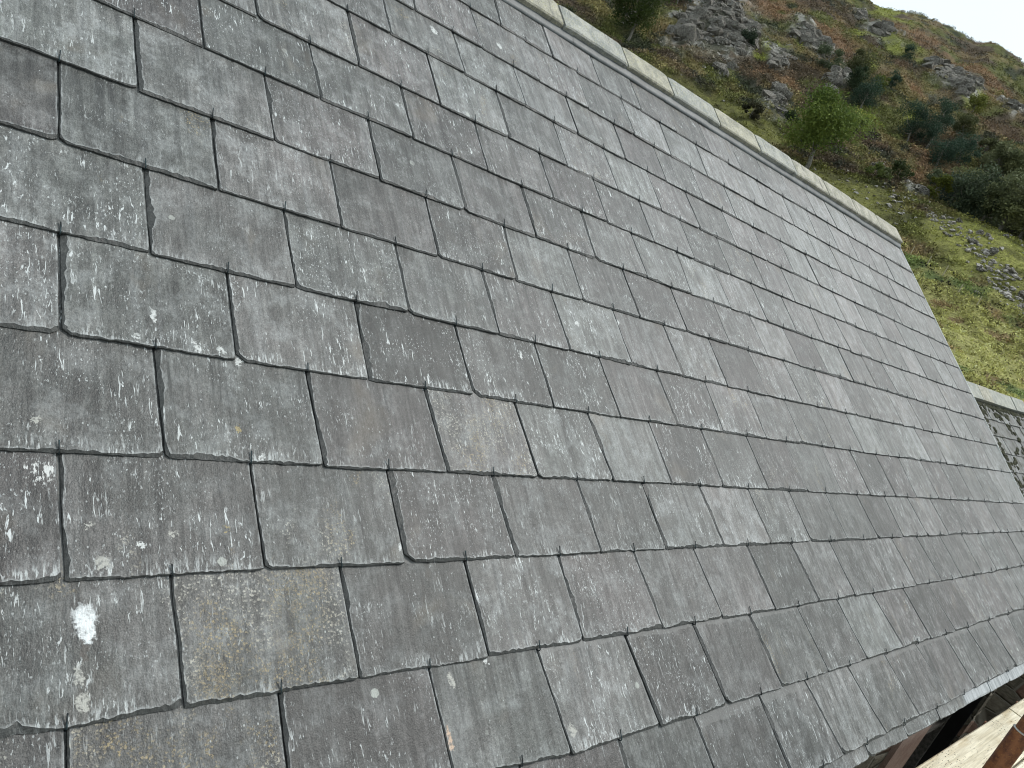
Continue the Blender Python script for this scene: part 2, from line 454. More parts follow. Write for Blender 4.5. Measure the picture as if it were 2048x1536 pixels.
M_SLATE = slate_material()
M_HOOK = simple_mat("dull_copper_wire", (0.012, 0.013, 0.014), (0.035, 0.055, 0.06), 60, 0.5, 0.0005, metal=0.4)

# per-slate looks: (u, v): light, hue, lichen, white, dark
SPECIAL = [((1.129, 0.854), (.12, .1, .0, .95, .75)), ((1.297, 0.625), (.55, .6, .95, .7, .1)), ((1.867, 1.029), (.72, 0., .15, .6, .1)), ((0.638, 0.653), (.42, .1, .15, .55, 1.0)),
           ((0.661, 0.205), (.45, .35, .95, .35, .1)), ((0.42, 0.215), (.35, .3, .55, .5, .1)), ((0.520, 0.074), (.32, .5, .85, .3, .1)), ((0.79, 0.421), (.45, .35, .62, .35, .0)),
           ((0.486, 0.423), (.30, .5, .42, .6, .0)), ((2.359, 1.859), (1., .1, .0, .5, .6)), ((3.899, 2.056), (1., .1, .0, .3, .1)), ((2.9, 1.437), (.8, .6, .3, .5, .3)), ((3.003, -0.02), (.75, .0, .3, .4, .3)),
           ((0.993, 1.846), (.8, .4, .6, .5, .0)), ((3.01, 0.205), (.35, .4, .0, .4, 1.)), ((2.629, 0.819), (.7, .8, .5, .6, .4)), ((0.983, 0.189), (.28, .6, .0, .8, .0)), ((1.117, 0.418), (.33, .85, .0, .8, .0)),
           ((1.612, 0.2), (.45, .9, .1, .8, .0)), ((0.826, 0.036), (.22, .7, .1, .5, .0)), ((2.85, 1.041), (.25, .8, .0, .3, .1)), ((0.345, 1.47), (.85, .1, .0, .5, .2)), ((1.554, 1.04), (.45, .6, .1, .5, .8)),
           ((0.873, 1.396), (.55, .8, .1, .6, .2)), ((0.25, 0.42), (.25, .9, .1, .7, .0)), ((0.25, 0.63), (.38, .3, .1, .75, .2)), ((0.92, 0.83), (.6, .5, .2, .9, .1)), ((0.60, 0.86), (.55, .1, .1, .7, .1)),
           ((1.0, 0.63), (.3, .7, .0, .4, .5)), ((1.29, 1.04), (.5, .2, .0, .4, .7)), ((0.75, 1.05), (.5, .4, .3, .3, .0)), ((1.13, 0.2), (.22, .3, .0, .4, .0))]


def slate_geo(k, i, rr, L, vb_fn, vt_fn, length, hb, slope, t, left_scallop=True):
    """One slate as vertices, faces and attributes. L: joint list of its course."""
    (lt, lb), (rt, rb) = L[i], L[i + 1]
    gl, gr = rr.uniform(0.0014, 0.0036), rr.uniform(0.0014, 0.0036)
    u0b, u1b, u0t, u1t = lb + gl, rb - gr, lt + gl, rt - gr
    e = 0.21
    djit = rr.uniform(-0.0015, 0.0015)
    twist = rr.uniform(-0.0014, 0.0014)
    def vb(u): return vb_fn(u) + djit + twist * (u - 0.5 * (u0b + u1b)) / 0.15
    sd = rr.random() * 100
    def nz(a, b): return float(vnoise(a, b, 3)) - 0.5
    clipl = rr.uniform(0.004, 0.022) if rr.random() < 0.30 else 0.002
    clipr = rr.uniform(0.003, 0.012) if rr.random() < 0.3 else 0.0015
    vm = 0.5 * (vb(u0b) + vb(u1b))
    def uat(u_b, u_t, v): return u_b + (u_t - u_b) * min((v - vm) / e, 2.0)
    out, inn, bev = [], [], []       # outer (u,v), inner (u,v)
    wl = 0.35 + rr.random() * 1.1 if left_scallop else 0.25
    wb = 0.5 + rr.random() * 1.0
    # bottom edge left to right
    nb = 46
    def scal(s, w, seed):           # scalloped chip width
        a = float(vnoise(s * 42, seed, 1)); b = float(vnoise(s * 150, seed, 2)); cc = float(vnoise(s * 13, seed, 4))
        saw = (s * 46 + 2.2 * cc) % 1.0
        return w * (0.0010 + 0.0100 * max(0.0, cc - 0.22) * (0.25 + 0.8 * a + 0.5 * saw) + 0.0045 * max(0, b - 0.4))
    for q in range(nb + 1):
        f = q / nb
        u = u0b + (u1b - u0b) * f
        v = vb(u) + 0.0022 * nz(u * 70, sd) + 0.0016 * nz(u * 260, sd + 5) + 0.003 * nz(u * 11, sd + 9)
        dl = (u - u0b); dr2 = (u1b - u)
        if dl < clipl: v += (clipl - dl) * 0.8
        if dr2 < clipr: v += (clipr - dr2) * 0.7
        w = scal(u, wb, sd + 11)
        out.append((u, v)); inn.append((min(max(u, u0b + 0.001), u1b - 0.001), v + w)); bev.append(w)
    inn[0] = (inn[0][0] + scal(0, wl, sd + 3), inn[0][1]); inn[-1] = (inn[-1][0] - 0.0006, inn[-1][1])
    # right side upward
    vtop = vm + length
    vs = [vm + e * 1.12 * (q + 1) / 22 for q in range(22)] + [vtop - 0.02]
    vs = [v for v in vs if v < vtop - 0.01] + [vtop]
    for v in vs:
        if v <= out[nb][1] + 0.002: continue
        u = uat(u1b, u1t, v) + 0.0012 * nz(v * 80, sd + 21) + 0.0016 * nz(v * 14, sd + 23)
        w = 0.0005 + 0.0010 * abs(nz(v * 60, sd + 25))
        out.append((u, v)); inn.append((u - w, v)); bev.append(w)
    out[-1] = (out[-1][0], vtop); inn[-1] = (inn[-1][0], vtop - 0.001)
    # left side downward
    for v in reversed(vs):
        if v <= out[0][1] + 0.002: continue
        u = uat(u0b, u0t, v) + 0.0014 * nz(v * 80, sd + 31) + 0.0018 * nz(v * 14, sd + 33)
        w = scal(v * 1.0, wl * 1.15, sd + 35)
        out.append((u, v)); inn.append((u + w, min(v, vtop - 0.001) if v < vtop else vtop - 0.001)); bev.append(w)
    n = len(out)
    lift = rr.uniform(0.0, 0.0018)
    roll = rr.uniform(-0.010, 0.010)
    uc = 0.5 * (u0b + u1b)
    wav = rr.random() * 50
    def hh(u, v):
        return hb + lift * (1 - (v - vm) / length) - slope * (v - vm) + roll * (u - uc) + 0.0012 * (float(vnoise(u * 9, v * 9, wav)) - 0.5)
    V, SL, RU, ED, RIM = [], [], [], [], []
    cu, cv = 0.5 * (u0b + u1b), vm + length * 0.5
    rimw = 0.0045
    inn2 = []
    for (u, v) in inn:
        fu = 1 if u < cu else -1
        du = min(abs(u - u0b), abs(u1b - u)); dv = v - vm
        inn2.append((u + fu * (rimw if (dv > du or dv > 0.03) else rimw * max(0.0, 1 - du / 0.01)), v + (rimw if dv < 0.03 else (-rimw if vtop - v < 0.01 else 0.0))))
    se = rr.random() * 10
    def add(u, v, h, ed, rim=0.0):
        V.append(rp(u, v, h)); SL.append((u - uc, v - vm, se)); RU.append((u, v, h)); ED.append(ed); RIM.append(1.0 - rim)
    # chips drop between the worn top and the side
    for (u, v), w in zip(inn2, bev): add(u, v, hh(u, v), 0.0)
    for (u, v), w in zip(inn, bev): add(u, v, hh(u, v), 0.0, 1.0)
    for (u, v), w in zip(inn, bev): add(u, v, hh(u, v) - 0.0003, 1.0)
    for (u, v), w in zip(out, bev): add(u, v, hh(u, v) - min(t * 0.62, 0.0008 + w * 0.55), 1.0)
    for (u, v), w in zip(out, bev): add(u, v, hh(u, v) - t, 1.0)
    F = [tuple(range(n))]
    for a in range(n):
        b = (a + 1) % n
        for s0, s1 in ((0, 1), (1, 2), (2, 3), (3, 4)):
            F.append((s0 * n + a, s1 * n + a, s1 * n + b, s0 * n + b))
    F.append(tuple(4 * n + a for a in range(n - 1, -1, -1)))
    # look
    cen = (uc, vm + 0.1)
    look = None
    for (pu, pv), lk in SPECIAL:
        if u0b < pu < u1b and vm < pv < vm + e: look = lk
    if look is None:
        light = min(1, max(0.24, rr.gauss(0.44, 0.17) + 0.03 * (uc - 2) + 0.10 * (vm - 0.8) + (0.12 if vm > 1.7 and uc < 2.5 else 0)))
        if rr.random() < 0.05: light = min(1, light + 0.35)
        look = (light, min(1, max(0, rr.gauss(0.42, 0.3))), 0.25 * rr.random() if rr.random() < .8 else 0.55, rr.uniform(0.2, 0.9), 0.0 if rr.random() < 0.6 else rr.uniform(0.3, 0.9))
    clean = 0.0
    if k <= 0 and rr.random() < 0.75: clean = rr.uniform(0.024, 0.034) - 0.006
    elif k <= 3 and rr.random() < 0.25: clean = 0.016
    tint = [(look[0], look[1], look[2], clean)] * len(V)
    mk = [(look[3], look[4], ed, rm) for ed, rm in zip(ED, RIM)]
    return V, F, SL, RU, tint, mk, (u0b, u1b, vm, hh)


def slate_mesh(name, geos):
    V, F, SL, RU, TI, MK = [], [], [], [], [], []
    for gq in geos:
        b = len(V)
        V += gq[0]; F += [tuple(x + b for x in f) for f in gq[1]]
        SL += gq[2]; RU += gq[3]; TI += gq[4]; MK += gq[5]
    return mesh_from(name, V, F, {"sl": ('FLOAT_VECTOR', SL), "ru": ('FLOAT_VECTOR', RU), "tint": ('FLOAT_COLOR', TI), "mk": ('FLOAT_COLOR', MK)})


def hook_vf(u, vb, hh, rr):
    h = hh(u, vb)
    j = rr.uniform(-0.0015, 0.0015)
    pts = [(u, vb + 0.03, h - T - 0.0022), (u, vb + 0.004, h - T - 0.0028), (u, vb - 0.0025, h - T + 0.0002), (u, vb - 0.0030, h - 0.001),
           (u, vb - 0.0008, h + 0.0020), (u + j * .4, vb + 0.006, h + 0.0024), (u + j, vb + rr.uniform(0.015, 0.022), h + rr.uniform(0.003, 0.007))]
    return tube_vf([rp(*p) for p in pts], 0.0014, 6)


g = G("pale_eaves_slate")
_p = g.vm('MULTIPLY', g.geo(), (60, 9, 9)); _n = g.noise(_p, 1, 4, 0.65); _q = g.noise(g.geo(), 200, 3, 0.7)
_c = g.mix(g.sm(_n, 0.35, 0.65), (0.20, 0.215, 0.22, 1), (0.37, 0.39, 0.40, 1))
_c = g.scale(_c, g.mr(_q, 0.3, 0.7, 0.75, 1.2))
g.bump(_q, 0.0015, 0.6)
M_PALE = g.out(_c, 0.5, 0.5)
# ------------------------------------------------------------------ the slate-roofed building
house = empty("stone_building", (3.0, 2.6, 0.0), "long stone building whose wet-grey slate roof with pale ridge stones fills the view", "building")
E_ROW = 0.2085
SLOPE = T / E_ROW
HB = 3.3 * T
all_slates = []
SLATE_LABELS = [((0.371, 0.256), "slate with the big white splat"), ((0.661, 0.205), "slate crusted with ochre and cream lichen"), ((1.129, 0.854), "dark slate with pale rays at its bottom corner"),
                ((1.297, 0.625), "slate thick with cream lichen"), ((0.638, 0.653), "slate with black vertical runs"), ((1.867, 1.029), "pale greenish slate with white spots"), ((0.545, 0.80), "slate with white blobs near its lower edge")]
for k in range(-2, 12):
    L = [(U_START, U_START)] + list(J[k]) + [(U_END, U_END)]
    for i in range(len(L) - 1):
        rr = random.Random(k * 1000 + i * 7 + 5)
        length = 0.47 if k < 10 else (2.60 - line(k, 2.5) if k == 11 else 0.40)
        geo = slate_geo(k, i, rr, L, lambda u, k=k: line(k, u), None, length, HB, SLOPE, T * rr.uniform(0.85, 1.15))
        u0, u1, vm, hh = geo[6]
        hooks = [hu for (ht, hb_) in J[k - 1] for hu in (ht,) if u0 + 0.03 < hu < u1 - 0.03]
        cdist = (rp(0.5 * (u0 + u1), vm + 0.1) - C0)
        area = abs(cdist.normalized().dot(NX)) / cdist.length_squared
        # does it show in the photograph?
        d = cdist; xc, yc, zc = d.dot(cx), d.dot(cy), d.dot(cz)
        seen = zc < 0 and abs(xc / -zc) < 0.73 and abs(yc / -zc) < 0.56
        all_slates.append([area * (1.0 if seen else 0.01), k, i, geo, hooks, rr])
all_slates.sort(key=lambda q: -q[0])
rest, rest_hooks = [], []
for n, (a, k, i, geo, hooks, rr) in enumerate(all_slates):
    u0, u1, vm, hh = geo[6]
    hv = [hook_vf(hu, line(k, hu), hh, rr) for hu in hooks]
    if n < 100:
        o = link_mesh("slate", slate_mesh("slate", [geo]), M_SLATE, house)
        for (pu, pv), txt in SLATE_LABELS:
            if u0 < pu < u1 and vm < pv < vm + 0.21: o["label"] = txt
        for h in hv:
            v, f = h
            link_mesh("hook", mesh_from("hook", v, f, smooth=True), M_HOOK, o)
    else:
        rest.append(geo); rest_hooks += hv
ro = link_mesh("slates", slate_mesh("slates", rest), M_SLATE, house)
ro["kind"] = "stuff"
v, f = join_vf(rest_hooks)
ho = link_mesh("hooks", mesh_from("hooks", v, f, smooth=True), M_HOOK, ro)
ho["kind"] = "stuff"
# under-eaves course showing as a narrow strip
Lm3 = [(U_START, U_START)] + J[-3] + [(U_END, U_END)]
for i in range(len(Lm3) - 1):
    rr = random.Random(9000 + i)
    geo = slate_geo(-3, i, rr, Lm3, lambda u: -0.408, None, 0.26, HB - T * 1.05, SLOPE, T, False)
    um = 0.5 * (Lm3[i][0] + Lm3[i + 1][0])
    lt = 0.95 if um > 3.66 else 0.55
    geo = list(geo)
    geo[4] = [(lt, 0.25 if um < 3.66 else 0.0, 0.05, 0.0)] * len(geo[0])
    o = link_mesh("eaves_slate", slate_mesh("eaves_slate", [geo]), M_SLATE, house)
    if um > 3.66:
        o["label"] = "pale clean eaves slate"
        o.data.materials[0] = M_PALE

M_DECK = simple_mat("dark_roofing_felt", (0.02, 0.02, 0.02), (0.035, 0.034, 0.032), 12, 0.9)
M_MORTAR = simple_mat("lime_mortar", (0.20, 0.195, 0.17), (0.34, 0.33, 0.29), 40, 0.9, 0.004)
M_LEAD = simple_mat("lead_sheet", (0.055, 0.064, 0.067), (0.10, 0.112, 0.115), 14, 0.55, 0.003, 0.5)
M_TIMBER = simple_mat("weathered_timber", (0.05, 0.045, 0.04), (0.11, 0.10, 0.09), 6, 0.8, 0.004, stretch=(1, 8, 8))


def slab_rp(u0, u1, v0, v1, h0, h1):
    P = [(u0, v0), (u1, v0), (u1, v1), (u0, v1)]
    v = [rp(u, w, h0) for u, w in P] + [rp(u, w, h1) for u, w in P]
    return v, [(0, 3, 2, 1), (4, 5, 6, 7), (0, 1, 5, 4), (1, 2, 6, 5), (2, 3, 7, 6), (3, 0, 4, 7)]


V_RIDGE = 2.688
def RO(u): return -0.011 * (max(u, 0) - 3.1)
v, f = slab_rp(U_START, U_END - 0.01, -0.385, V_RIDGE - 0.02, -0.035, -0.006)
link_mesh("roof_deck", mesh_from("roof_deck", v, f), M_DECK, house)
# mortar bed under the eaves course, a little wavy
VV, FF = [], []
n = 220
for q in range(n + 1):
    u = U_START + (U_END - U_START) * q / n
    w = 0.004 * float(vnoise(u * 30, 1, 2)) + 0.006 * float(vnoise(u * 6, 2, 2))
    for (dv, dh) in ((-0.397 - w, HB - 2.15 * T), (-0.390 - w, HB - 2.2 * T - 0.022 - w), (-0.36, -0.034), (-0.36, HB - 2.15 * T)):
        VV.append(rp(u, dv, dh))
for q in range(n):
    for a in range(4):
        b = (a + 1) % 4
        FF.append((q * 4 + a, q * 4 + b, (q + 1) * 4 + b, (q + 1) * 4 + a))
link_mesh("eaves_mortar", mesh_from("eaves_mortar", VV, FF), M_MORTAR, house)
# verge trim: thin pale metal edge along the rake
v, f = slab_rp(U_END - 0.0005, U_END + 0.0075, -0.40, V_RIDGE - 0.13, -0.03, HB - T * 0.2)
g = G("verge_metal"); M_VERGE = g.out((0.55, 0.57, 0.57, 1), 0.4, 0.5)
link_mesh("verge_trim", mesh_from("verge_trim", v, f), M_VERGE, house)

# back slope (out of sight from here) meeting the front one at the ridge
A_ = rp(U_START, V_RIDGE, -0.01); B_ = rp(U_END, V_RIDGE, -0.01)
def back(p, d, h=0.0):
    return p + Vector((0, math.cos(PITCH), -math.sin(PITCH))) * d + Vector((0, math.sin(PITCH), math.cos(PITCH))) * h
vv = [back(A_, 0, -.03), back(B_, 0, -.03), back(B_, 3.1, -.03), back(A_, 3.1, -.03), back(A_, 0, 0), back(B_, 0, 0), back(B_, 3.1, 0), back(A_, 3.1, 0)]
link_mesh("rear_slope", mesh_from("rear_slope", vv, [(0, 3, 2, 1), (4, 5, 6, 7), (0, 1, 5, 4), (1, 2, 6, 5), (2, 3, 7, 6), (3, 0, 4, 7)]), M_DECK, house)

# lead flashing: a soft strip dressed over the top course, lapping in lengths
fl_j = [U_START, -0.2, 1.05, 2.33, 3.36, 4.52, 5.30, U_END + 0.01]
for i in range(len(fl_j) - 1):
    a, b = fl_j[i], fl_j[i + 1] + (0.035 if i < len(fl_j) - 2 else 0)
    nn = 40
    VV, FF = [], []
    hl = 0.0015 * (i % 2)
    prof = [(2.532, -0.0005), (2.534, 0.0055), (2.546, 0.0085), (2.566, 0.014), (2.60, 0.020)]
    for q in range(nn + 1):
        u = a + (b - a) * q / nn
        wv = 0.0045 * (float(vnoise(u * 4.5, 3, 5)) - 0.5); wh = 0.003 * (float(vnoise(u * 9, 4, 6)) - 0.5)
        for (pv, ph) in prof: VV.append(rp(u, pv + wv + RO(u), HB - 0.004 + ph + hl + wh))
    m_ = len(prof)
    for q in range(nn):
        for a2 in range(m_ - 1):
            FF.append((q * m_ + a2, (q + 1) * m_ + a2, (q + 1) * m_ + a2 + 1, q * m_ + a2 + 1))
    link_mesh("lead_flashing", mesh_from("lead_flashing", VV, FF, smooth=True), M_LEAD, house)

# ridge stones
def stone_mat(name, c1, c2, spot):
    g = G(name)
    p = g.geo()
    n = g.noise(p, 14, 5, 0.65); n2 = g.noise(p, 170, 3, 0.7)
    c = g.mix(g.sm(n, 0.38, 0.62), c1 + (1,), c2 + (1,))
    c = g.scale(c, g.mr(n2, 0.3, 0.7, 0.55, 1.3))
    stn = g.noise(g.vm('MULTIPLY', p, (38, 5, 5)), 1, 4, 0.7)
    c = g.mix(g.math('MULTIPLY', g.sm(stn, 0.56, 0.66), spot), c, (0.13, 0.125, 0.12, 1))
    d, cc = g.vor(p, 60)
    c = g.mix(g.math('MULTIPLY', g.sm(d, 0.32, 0.2), 0.35), c, (0.42, 0.40, 0.20, 1))
    g.bump(g.math('ADD', n2, n), 0.003, 0.6)
    return g.out(c, 0.85, 0.25)
M_R1 = stone_mat("pale_ridge_stone", (0.27, 0.265, 0.22), (0.40, 0.385, 0.31), 0.55)
M_R2 = stone_mat("grey_ridge_stone", (0.26, 0.27, 0.25), (0.38, 0.38, 0.34), 0.7)
M_R3 = stone_mat("streaked_ridge_stone", (0.27, 0.265, 0.22), (0.42, 0.40, 0.34), 0.9)
rj = [U_START, -0.98, -0.53, -0.08, 0.37, 0.82, 1.28, 1.78, 2.26, 2.70, 3.07, 3.50, 3.93, 4.38, 4.82, 5.26, 5.68, U_END + 0.02]
for i in range(len(rj) - 1):
    a, b = rj[i] + 0.006, rj[i + 1] - 0.006
    rr = random.Random(50 + i)
    dh = rr.uniform(-0.0015, 0.0015); dv = rr.uniform(-0.002, 0.002)
    v0, v1 = 2.570 + dv, V_RIDGE + 0.012
    nseg = 14
    VV, FF = [], []
    v0b, v1b = v0, v1
    for q in range(nseg + 1):
        u = a + (b - a) * q / nseg
        v0, v1 = v0b + RO(u), v1b + RO(u)
        w = 0.0025 * (float(vnoise(u * 40, 7, 3)) - 0.5); x = 0.004 * (float(vnoise(u * 22, 9, 3)) - 0.5)
        c0 = 0.004 if q in (0, nseg) else 0.0
        top = rp(u, v1, HB + 0.016 + dh); 
        pr = [rp(u, v0 + w, HB + 0.008 + dh), rp(u, v0 + w, HB + 0.030 + dh - c0), rp(u, v0 + 0.006 + w, HB + 0.036 + dh - c0), rp(u, v1 - 0.004 + x * .4, HB + 0.036 + dh - c0 + x * .3)]
        cr = rp(u, v1, HB + 0.036 + dh - c0 + x * .3)
        lo = [back(cr, 0.004, 0.0), back(cr, 0.14, 0.0), back(cr, 0.14, -0.028), back(cr, 0.02, -0.028)]
        VV += pr + lo
    for q in range(nseg):
        for s_ in range(8):
            s2 = (s_ + 1) % 8
            FF.append((q * 8 + s_, (q + 1) * 8 + s_, (q + 1) * 8 + s2, q * 8 + s2))
    FF.append(tuple(range(8))); FF.append(tuple(nseg * 8 + s_ for s_ in range(7, -1, -1)))
    mt = M_R3 if rj[i] > 4.3 else (M_R1 if i in (9, 11) or rj[i] < 1 else (M_R2 if i % 2 == 0 else M_R1))
    link_mesh("ridge_stone", mesh_from("ridge_stone", VV, FF), mt, house)
# mortar bed and joints under the ridge stones
M_RMORT = simple_mat("dirty_mortar", (0.05, 0.05, 0.045), (0.13, 0.125, 0.11), 40, 0.95, 0.004)
v, f = slab_rp(U_START, U_END, 2.60, V_RIDGE - 0.03, -0.004, HB + 0.0295)
link_mesh("ridge_mortar", mesh_from("ridge_mortar", v, f), M_RMORT, house)


# ------------------------------------------------------------------ walls
def rubble_mat(name, c1, c2, sc):
    g = G(name)
    p = g.vm('MULTIPLY', g.obj(), (1, 1, 2.0))
    d, c = g.vor(p, sc); r1, r2, r3 = g.sep(c, True)
    de, _ = g.vor(p, sc, 'DISTANCE_TO_EDGE')
    n = g.noise(p, 22, 5, 0.65)
    cc = g.mix(r1, c1 + (1,), c2 + (1,))
    cc = g.mix(g.math('MULTIPLY', g.math('GREATER_THAN', r2, 0.75), 0.6), cc, (0.24, 0.13, 0.10, 1))
    cc = g.scale(cc, g.mr(n, 0.3, 0.7, 0.6, 1.35))
    mo = g.sm(de, 0.05, 0.02)
    cc = g.mix(mo, cc, (0.20, 0.185, 0.155, 1))
    g.bump(g.math('ADD', g.sm(de, 0.0, 0.12), g.math('MULTIPLY', n, 0.5)), 0.03, 0.9)
    return g.out(cc, 0.9, 0.2)
M_RUB = rubble_mat("rubble_stone", (0.10, 0.09, 0.07), (0.21, 0.19, 0.15), 4.2)
Y_W = 0.70                                     # face of the front wall
EAVE_Z = rp(0, -0.40, -0.03).z
def wall_sheet(x0, x1, z0, z1, y, depth, disp=0.016):
    """stone face with real relief, plus the body behind it"""
    nx, nz_ = max(2, int((x1 - x0) / 0.03)), max(2, int((z1 - z0) / 0.03))
    xs = np.linspace(x0, x1, nx); zs = np.linspace(z0, z1, nz_)
    X, Z = np.meshgrid(xs, zs, indexing='ij')
    ed = np.minimum(np.minimum(X - x0, x1 - X), np.minimum(Z - z0, z1 - Z))
    dsp = (fbm(X * 5, Z * 9, 8, 3) - 0.5) * 2 * disp * np.clip(ed / 0.03, 0, 1)
    V = np.stack([X, y - dsp, Z], -1).reshape(-1, 3)
    V = [tuple(p) for p in V]
    F = [(i * nz_ + j, (i + 1) * nz_ + j, (i + 1) * nz_ + j + 1, i * nz_ + j + 1) for i in range(nx - 1) for j in range(nz_ - 1)]
    bv, bf = box_vf(x0, x1, y + 0.003, y + depth, z0, z1)
    return join_vf([(V, F), (bv, bf)])
opn = (4.66, 5.93)
parts = [wall_sheet(U_START + .05, opn[0], 0, EAVE_Z + 0.10, Y_W, 0.5), wall_sheet(opn[1], U_END - 0.02, 0, EAVE_Z + 0.10, Y_W, 0.5),
         wall_sheet(opn[0], opn[1], 0, 1.15, Y_W, 0.5)]
v, f = join_vf(parts)
link_mesh("front_wall", mesh_from("front_wall", v, f), M_RUB, house)
# gable wall with its triangle
top = rp(U_END, V_RIDGE, -0.04)
yb = back(B_, 2.9, -.03)
gv = [(U_END - 0.02, Y_W + 0.51, 0), (U_END - 0.02, yb.y, 0), (U_END - 0.02, yb.y, yb.z - .05), (U_END - 0.02, top.y, top.z - 0.03), (U_END - 0.02, Y_W + 0.51, rp(0, 0, 0).z + (Y_W + .51 - rp(0, 0, 0).y) * math.tan(PITCH) - 0.07)]
gv2 = [(x - 0.45, y, z) for x, y, z in gv]
link_mesh("gable_wall", mesh_from("gable_wall", gv + gv2, [(0, 1, 2, 3, 4), (9, 8, 7, 6, 5), (0, 5, 6, 1), (1, 6, 7, 2), (2, 7, 8, 3), (3, 8, 9, 4), (4, 9, 5, 0)]), M_RUB, house)
# window opening with timber frame under the eaves; near-black lining paints its shade
M_DARK = simple_mat("shade_black_lining", (0.006, 0.006, 0.006), (0.012, 0.011, 0.011), 5, 0.9)
v, f = join_vf([box_vf(opn[0], opn[1], Y_W + 0.42, Y_W + 0.46, 1.15, EAVE_Z + 0.08), box_vf(opn[0] + 0.002, opn[1] - 0.002, Y_W + 0.02, Y_W + 0.42, EAVE_Z + 0.085, EAVE_Z + 0.12), box_vf(opn[1] - 0.03, opn[1] - 0.004, Y_W + 0.02, Y_W + 0.42, 1.15, EAVE_Z + 0.083)])
wnd = link_mesh("window", mesh_from("window", v, f), M_DARK, house)
fr = [box_vf(opn[0] + 0.02, opn[0] + 0.08, Y_W + 0.10, Y_W + 0.16, 1.16, EAVE_Z + 0.08), box_vf(opn[1] - 0.08, opn[1] - 0.02, Y_W + 0.10, Y_W + 0.16, 1.16, EAVE_Z + 0.08),
      box_vf(opn[0] + 0.60, opn[0] + 0.65, Y_W + 0.10, Y_W + 0.155, 1.16, EAVE_Z + 0.08), box_vf(opn[0] + 0.08, opn[1] - 0.08, Y_W + 0.105, Y_W + 0.15, 1.62, 1.66)]
v, f = join_vf(fr)
link_mesh("window_frame", mesh_from("window_frame", v, f), M_TIMBER, wnd)
M_LINT = simple_mat("pinkish_lintel_stone", (0.26, 0.17, 0.14), (0.33, 0.24, 0.20), 12, 0.85, 0.004)
link_mesh("jamb_stone", mesh_from("jamb_stone", *box_vf(opn[0] - 0.42, opn[0] - 0.004, Y_W - 0.022, Y_W + 0.1, 1.3, EAVE_Z + 0.03)), M_LINT, house)


# ------------------------------------------------------------------ neighbouring lower roof beyond the gable
S2 = S * 1.45
O2 = C0 - NX * S2
def rp2(u, v, h=0.0):
    return O2 + UX * u + VX * v + NX * h
shed = empty("lower_building", (10.5, 3.9, 0), "lower outbuilding beyond the gable, its old slates blotched with black moss", "building")
M_OLD = slate_material("mossy_old_slate", True)
geos = []
U2A, U2B = 7.2, 13.5
rr0 = random.Random(77)
VR2 = 1.73
for k in range(0, 12):
    vbk = VR2 - 0.19 * (k + 1)
    Lx = [(U2A, U2A)]
    uu = U2A + rr0.uniform(0.12, 0.3)
    while uu < U2B - 0.1:
        Lx.append((uu, uu + rr0.uniform(-.006, .006))); uu += rr0.uniform(0.20, 0.33)
    Lx.append((U2B, U2B))
    for i in range(len(Lx) - 1):
        rr = random.Random(k * 50 + i + 31)
        (lt, lb), (rt, rb) = Lx[i], Lx[i + 1]
        gl, gr = rr.uniform(0.002, 0.012), rr.uniform(0.002, 0.012)
        n_ = 8
        dj = rr.uniform(-0.007, 0.007); rl = rr.uniform(-0.02, 0.02)
        t2 = 0.011
        pts = [(lb + gl + (rb - gr - lb - gl) * q / n_, vbk + dj + rr.uniform(-0.004, 0.004)) for q in range(n_ + 1)]
        pts += [(rt - gr, vbk + 0.40), (lt + gl, vbk + 0.40)]
        V = []; SLq = []; RU = []; 
        uc = 0.5 * (lb + rb)
        hb = 3.3 * t2 + rr.uniform(0, .004)
        for h in (0, -t2):
            for (u, w) in pts:
                hz = hb - t2 / 0.19 * (w - vbk) + rl * (u - uc) + h
                V.append(rp2(u, w, hz)); SLq.append((u - uc, w - vbk, rr.random() * 0 + i * 0.37 + k)); RU.append((u, w, hz))
        m_ = len(pts)
        F = [tuple(range(m_))] + [(q, m_ + q, m_ + (q + 1) % m_, (q + 1) % m_) for q in range(m_)]
        lk = (min(1, max(0, rr.gauss(0.45, 0.2))), 0.15, 0.3, 0.4, 0.5)
        geos.append((V, F, SLq, RU, [(lk[0], lk[1], lk[2], 0.0)] * len(V), [(lk[3], lk[4], 0.0, 1.0)] * len(V)))
sc_ = link_mesh("slate_covering", slate_mesh("slate_covering", geos), M_OLD, shed)
# moss cushions on it
def ico(sub=1):
    import bmesh
    bm = bmesh.new(); bmesh.ops.create_icosphere(bm, subdivisions=sub, radius=1)
    V = np.array([v.co[:] for v in bm.verts]); F = np.array([[v.index for v in f.verts] for f in bm.faces]); bm.free()
    return V, F
ICV, ICF = ico(1)
ICV2, ICF2 = ico(2)
cs = []
for _ in range(5200):
    u, w = rr0.uniform(U2A, U2B - .05), rr0.uniform(VR2 - 2.2, VR2 + 0.0)
    m_ = fbm(np.array([u * 2.2]), np.array([w * 2.8]), 33, 4)[0]
    if m_ > 0.43 + 0.05 * (w > VR2 - 0.25) - 0.08 * (w < VR2 - .45) or (w > VR2 - 0.03):
        cs.append((u, w, rr0.uniform(0.010, 0.034)))
for _ in range(900):
    cs.append((rr0.uniform(U2A, U2B - .05), VR2 + rr0.uniform(-0.035, 0.006), rr0.uniform(0.008, 0.02)))
Vm, Fm = [], []
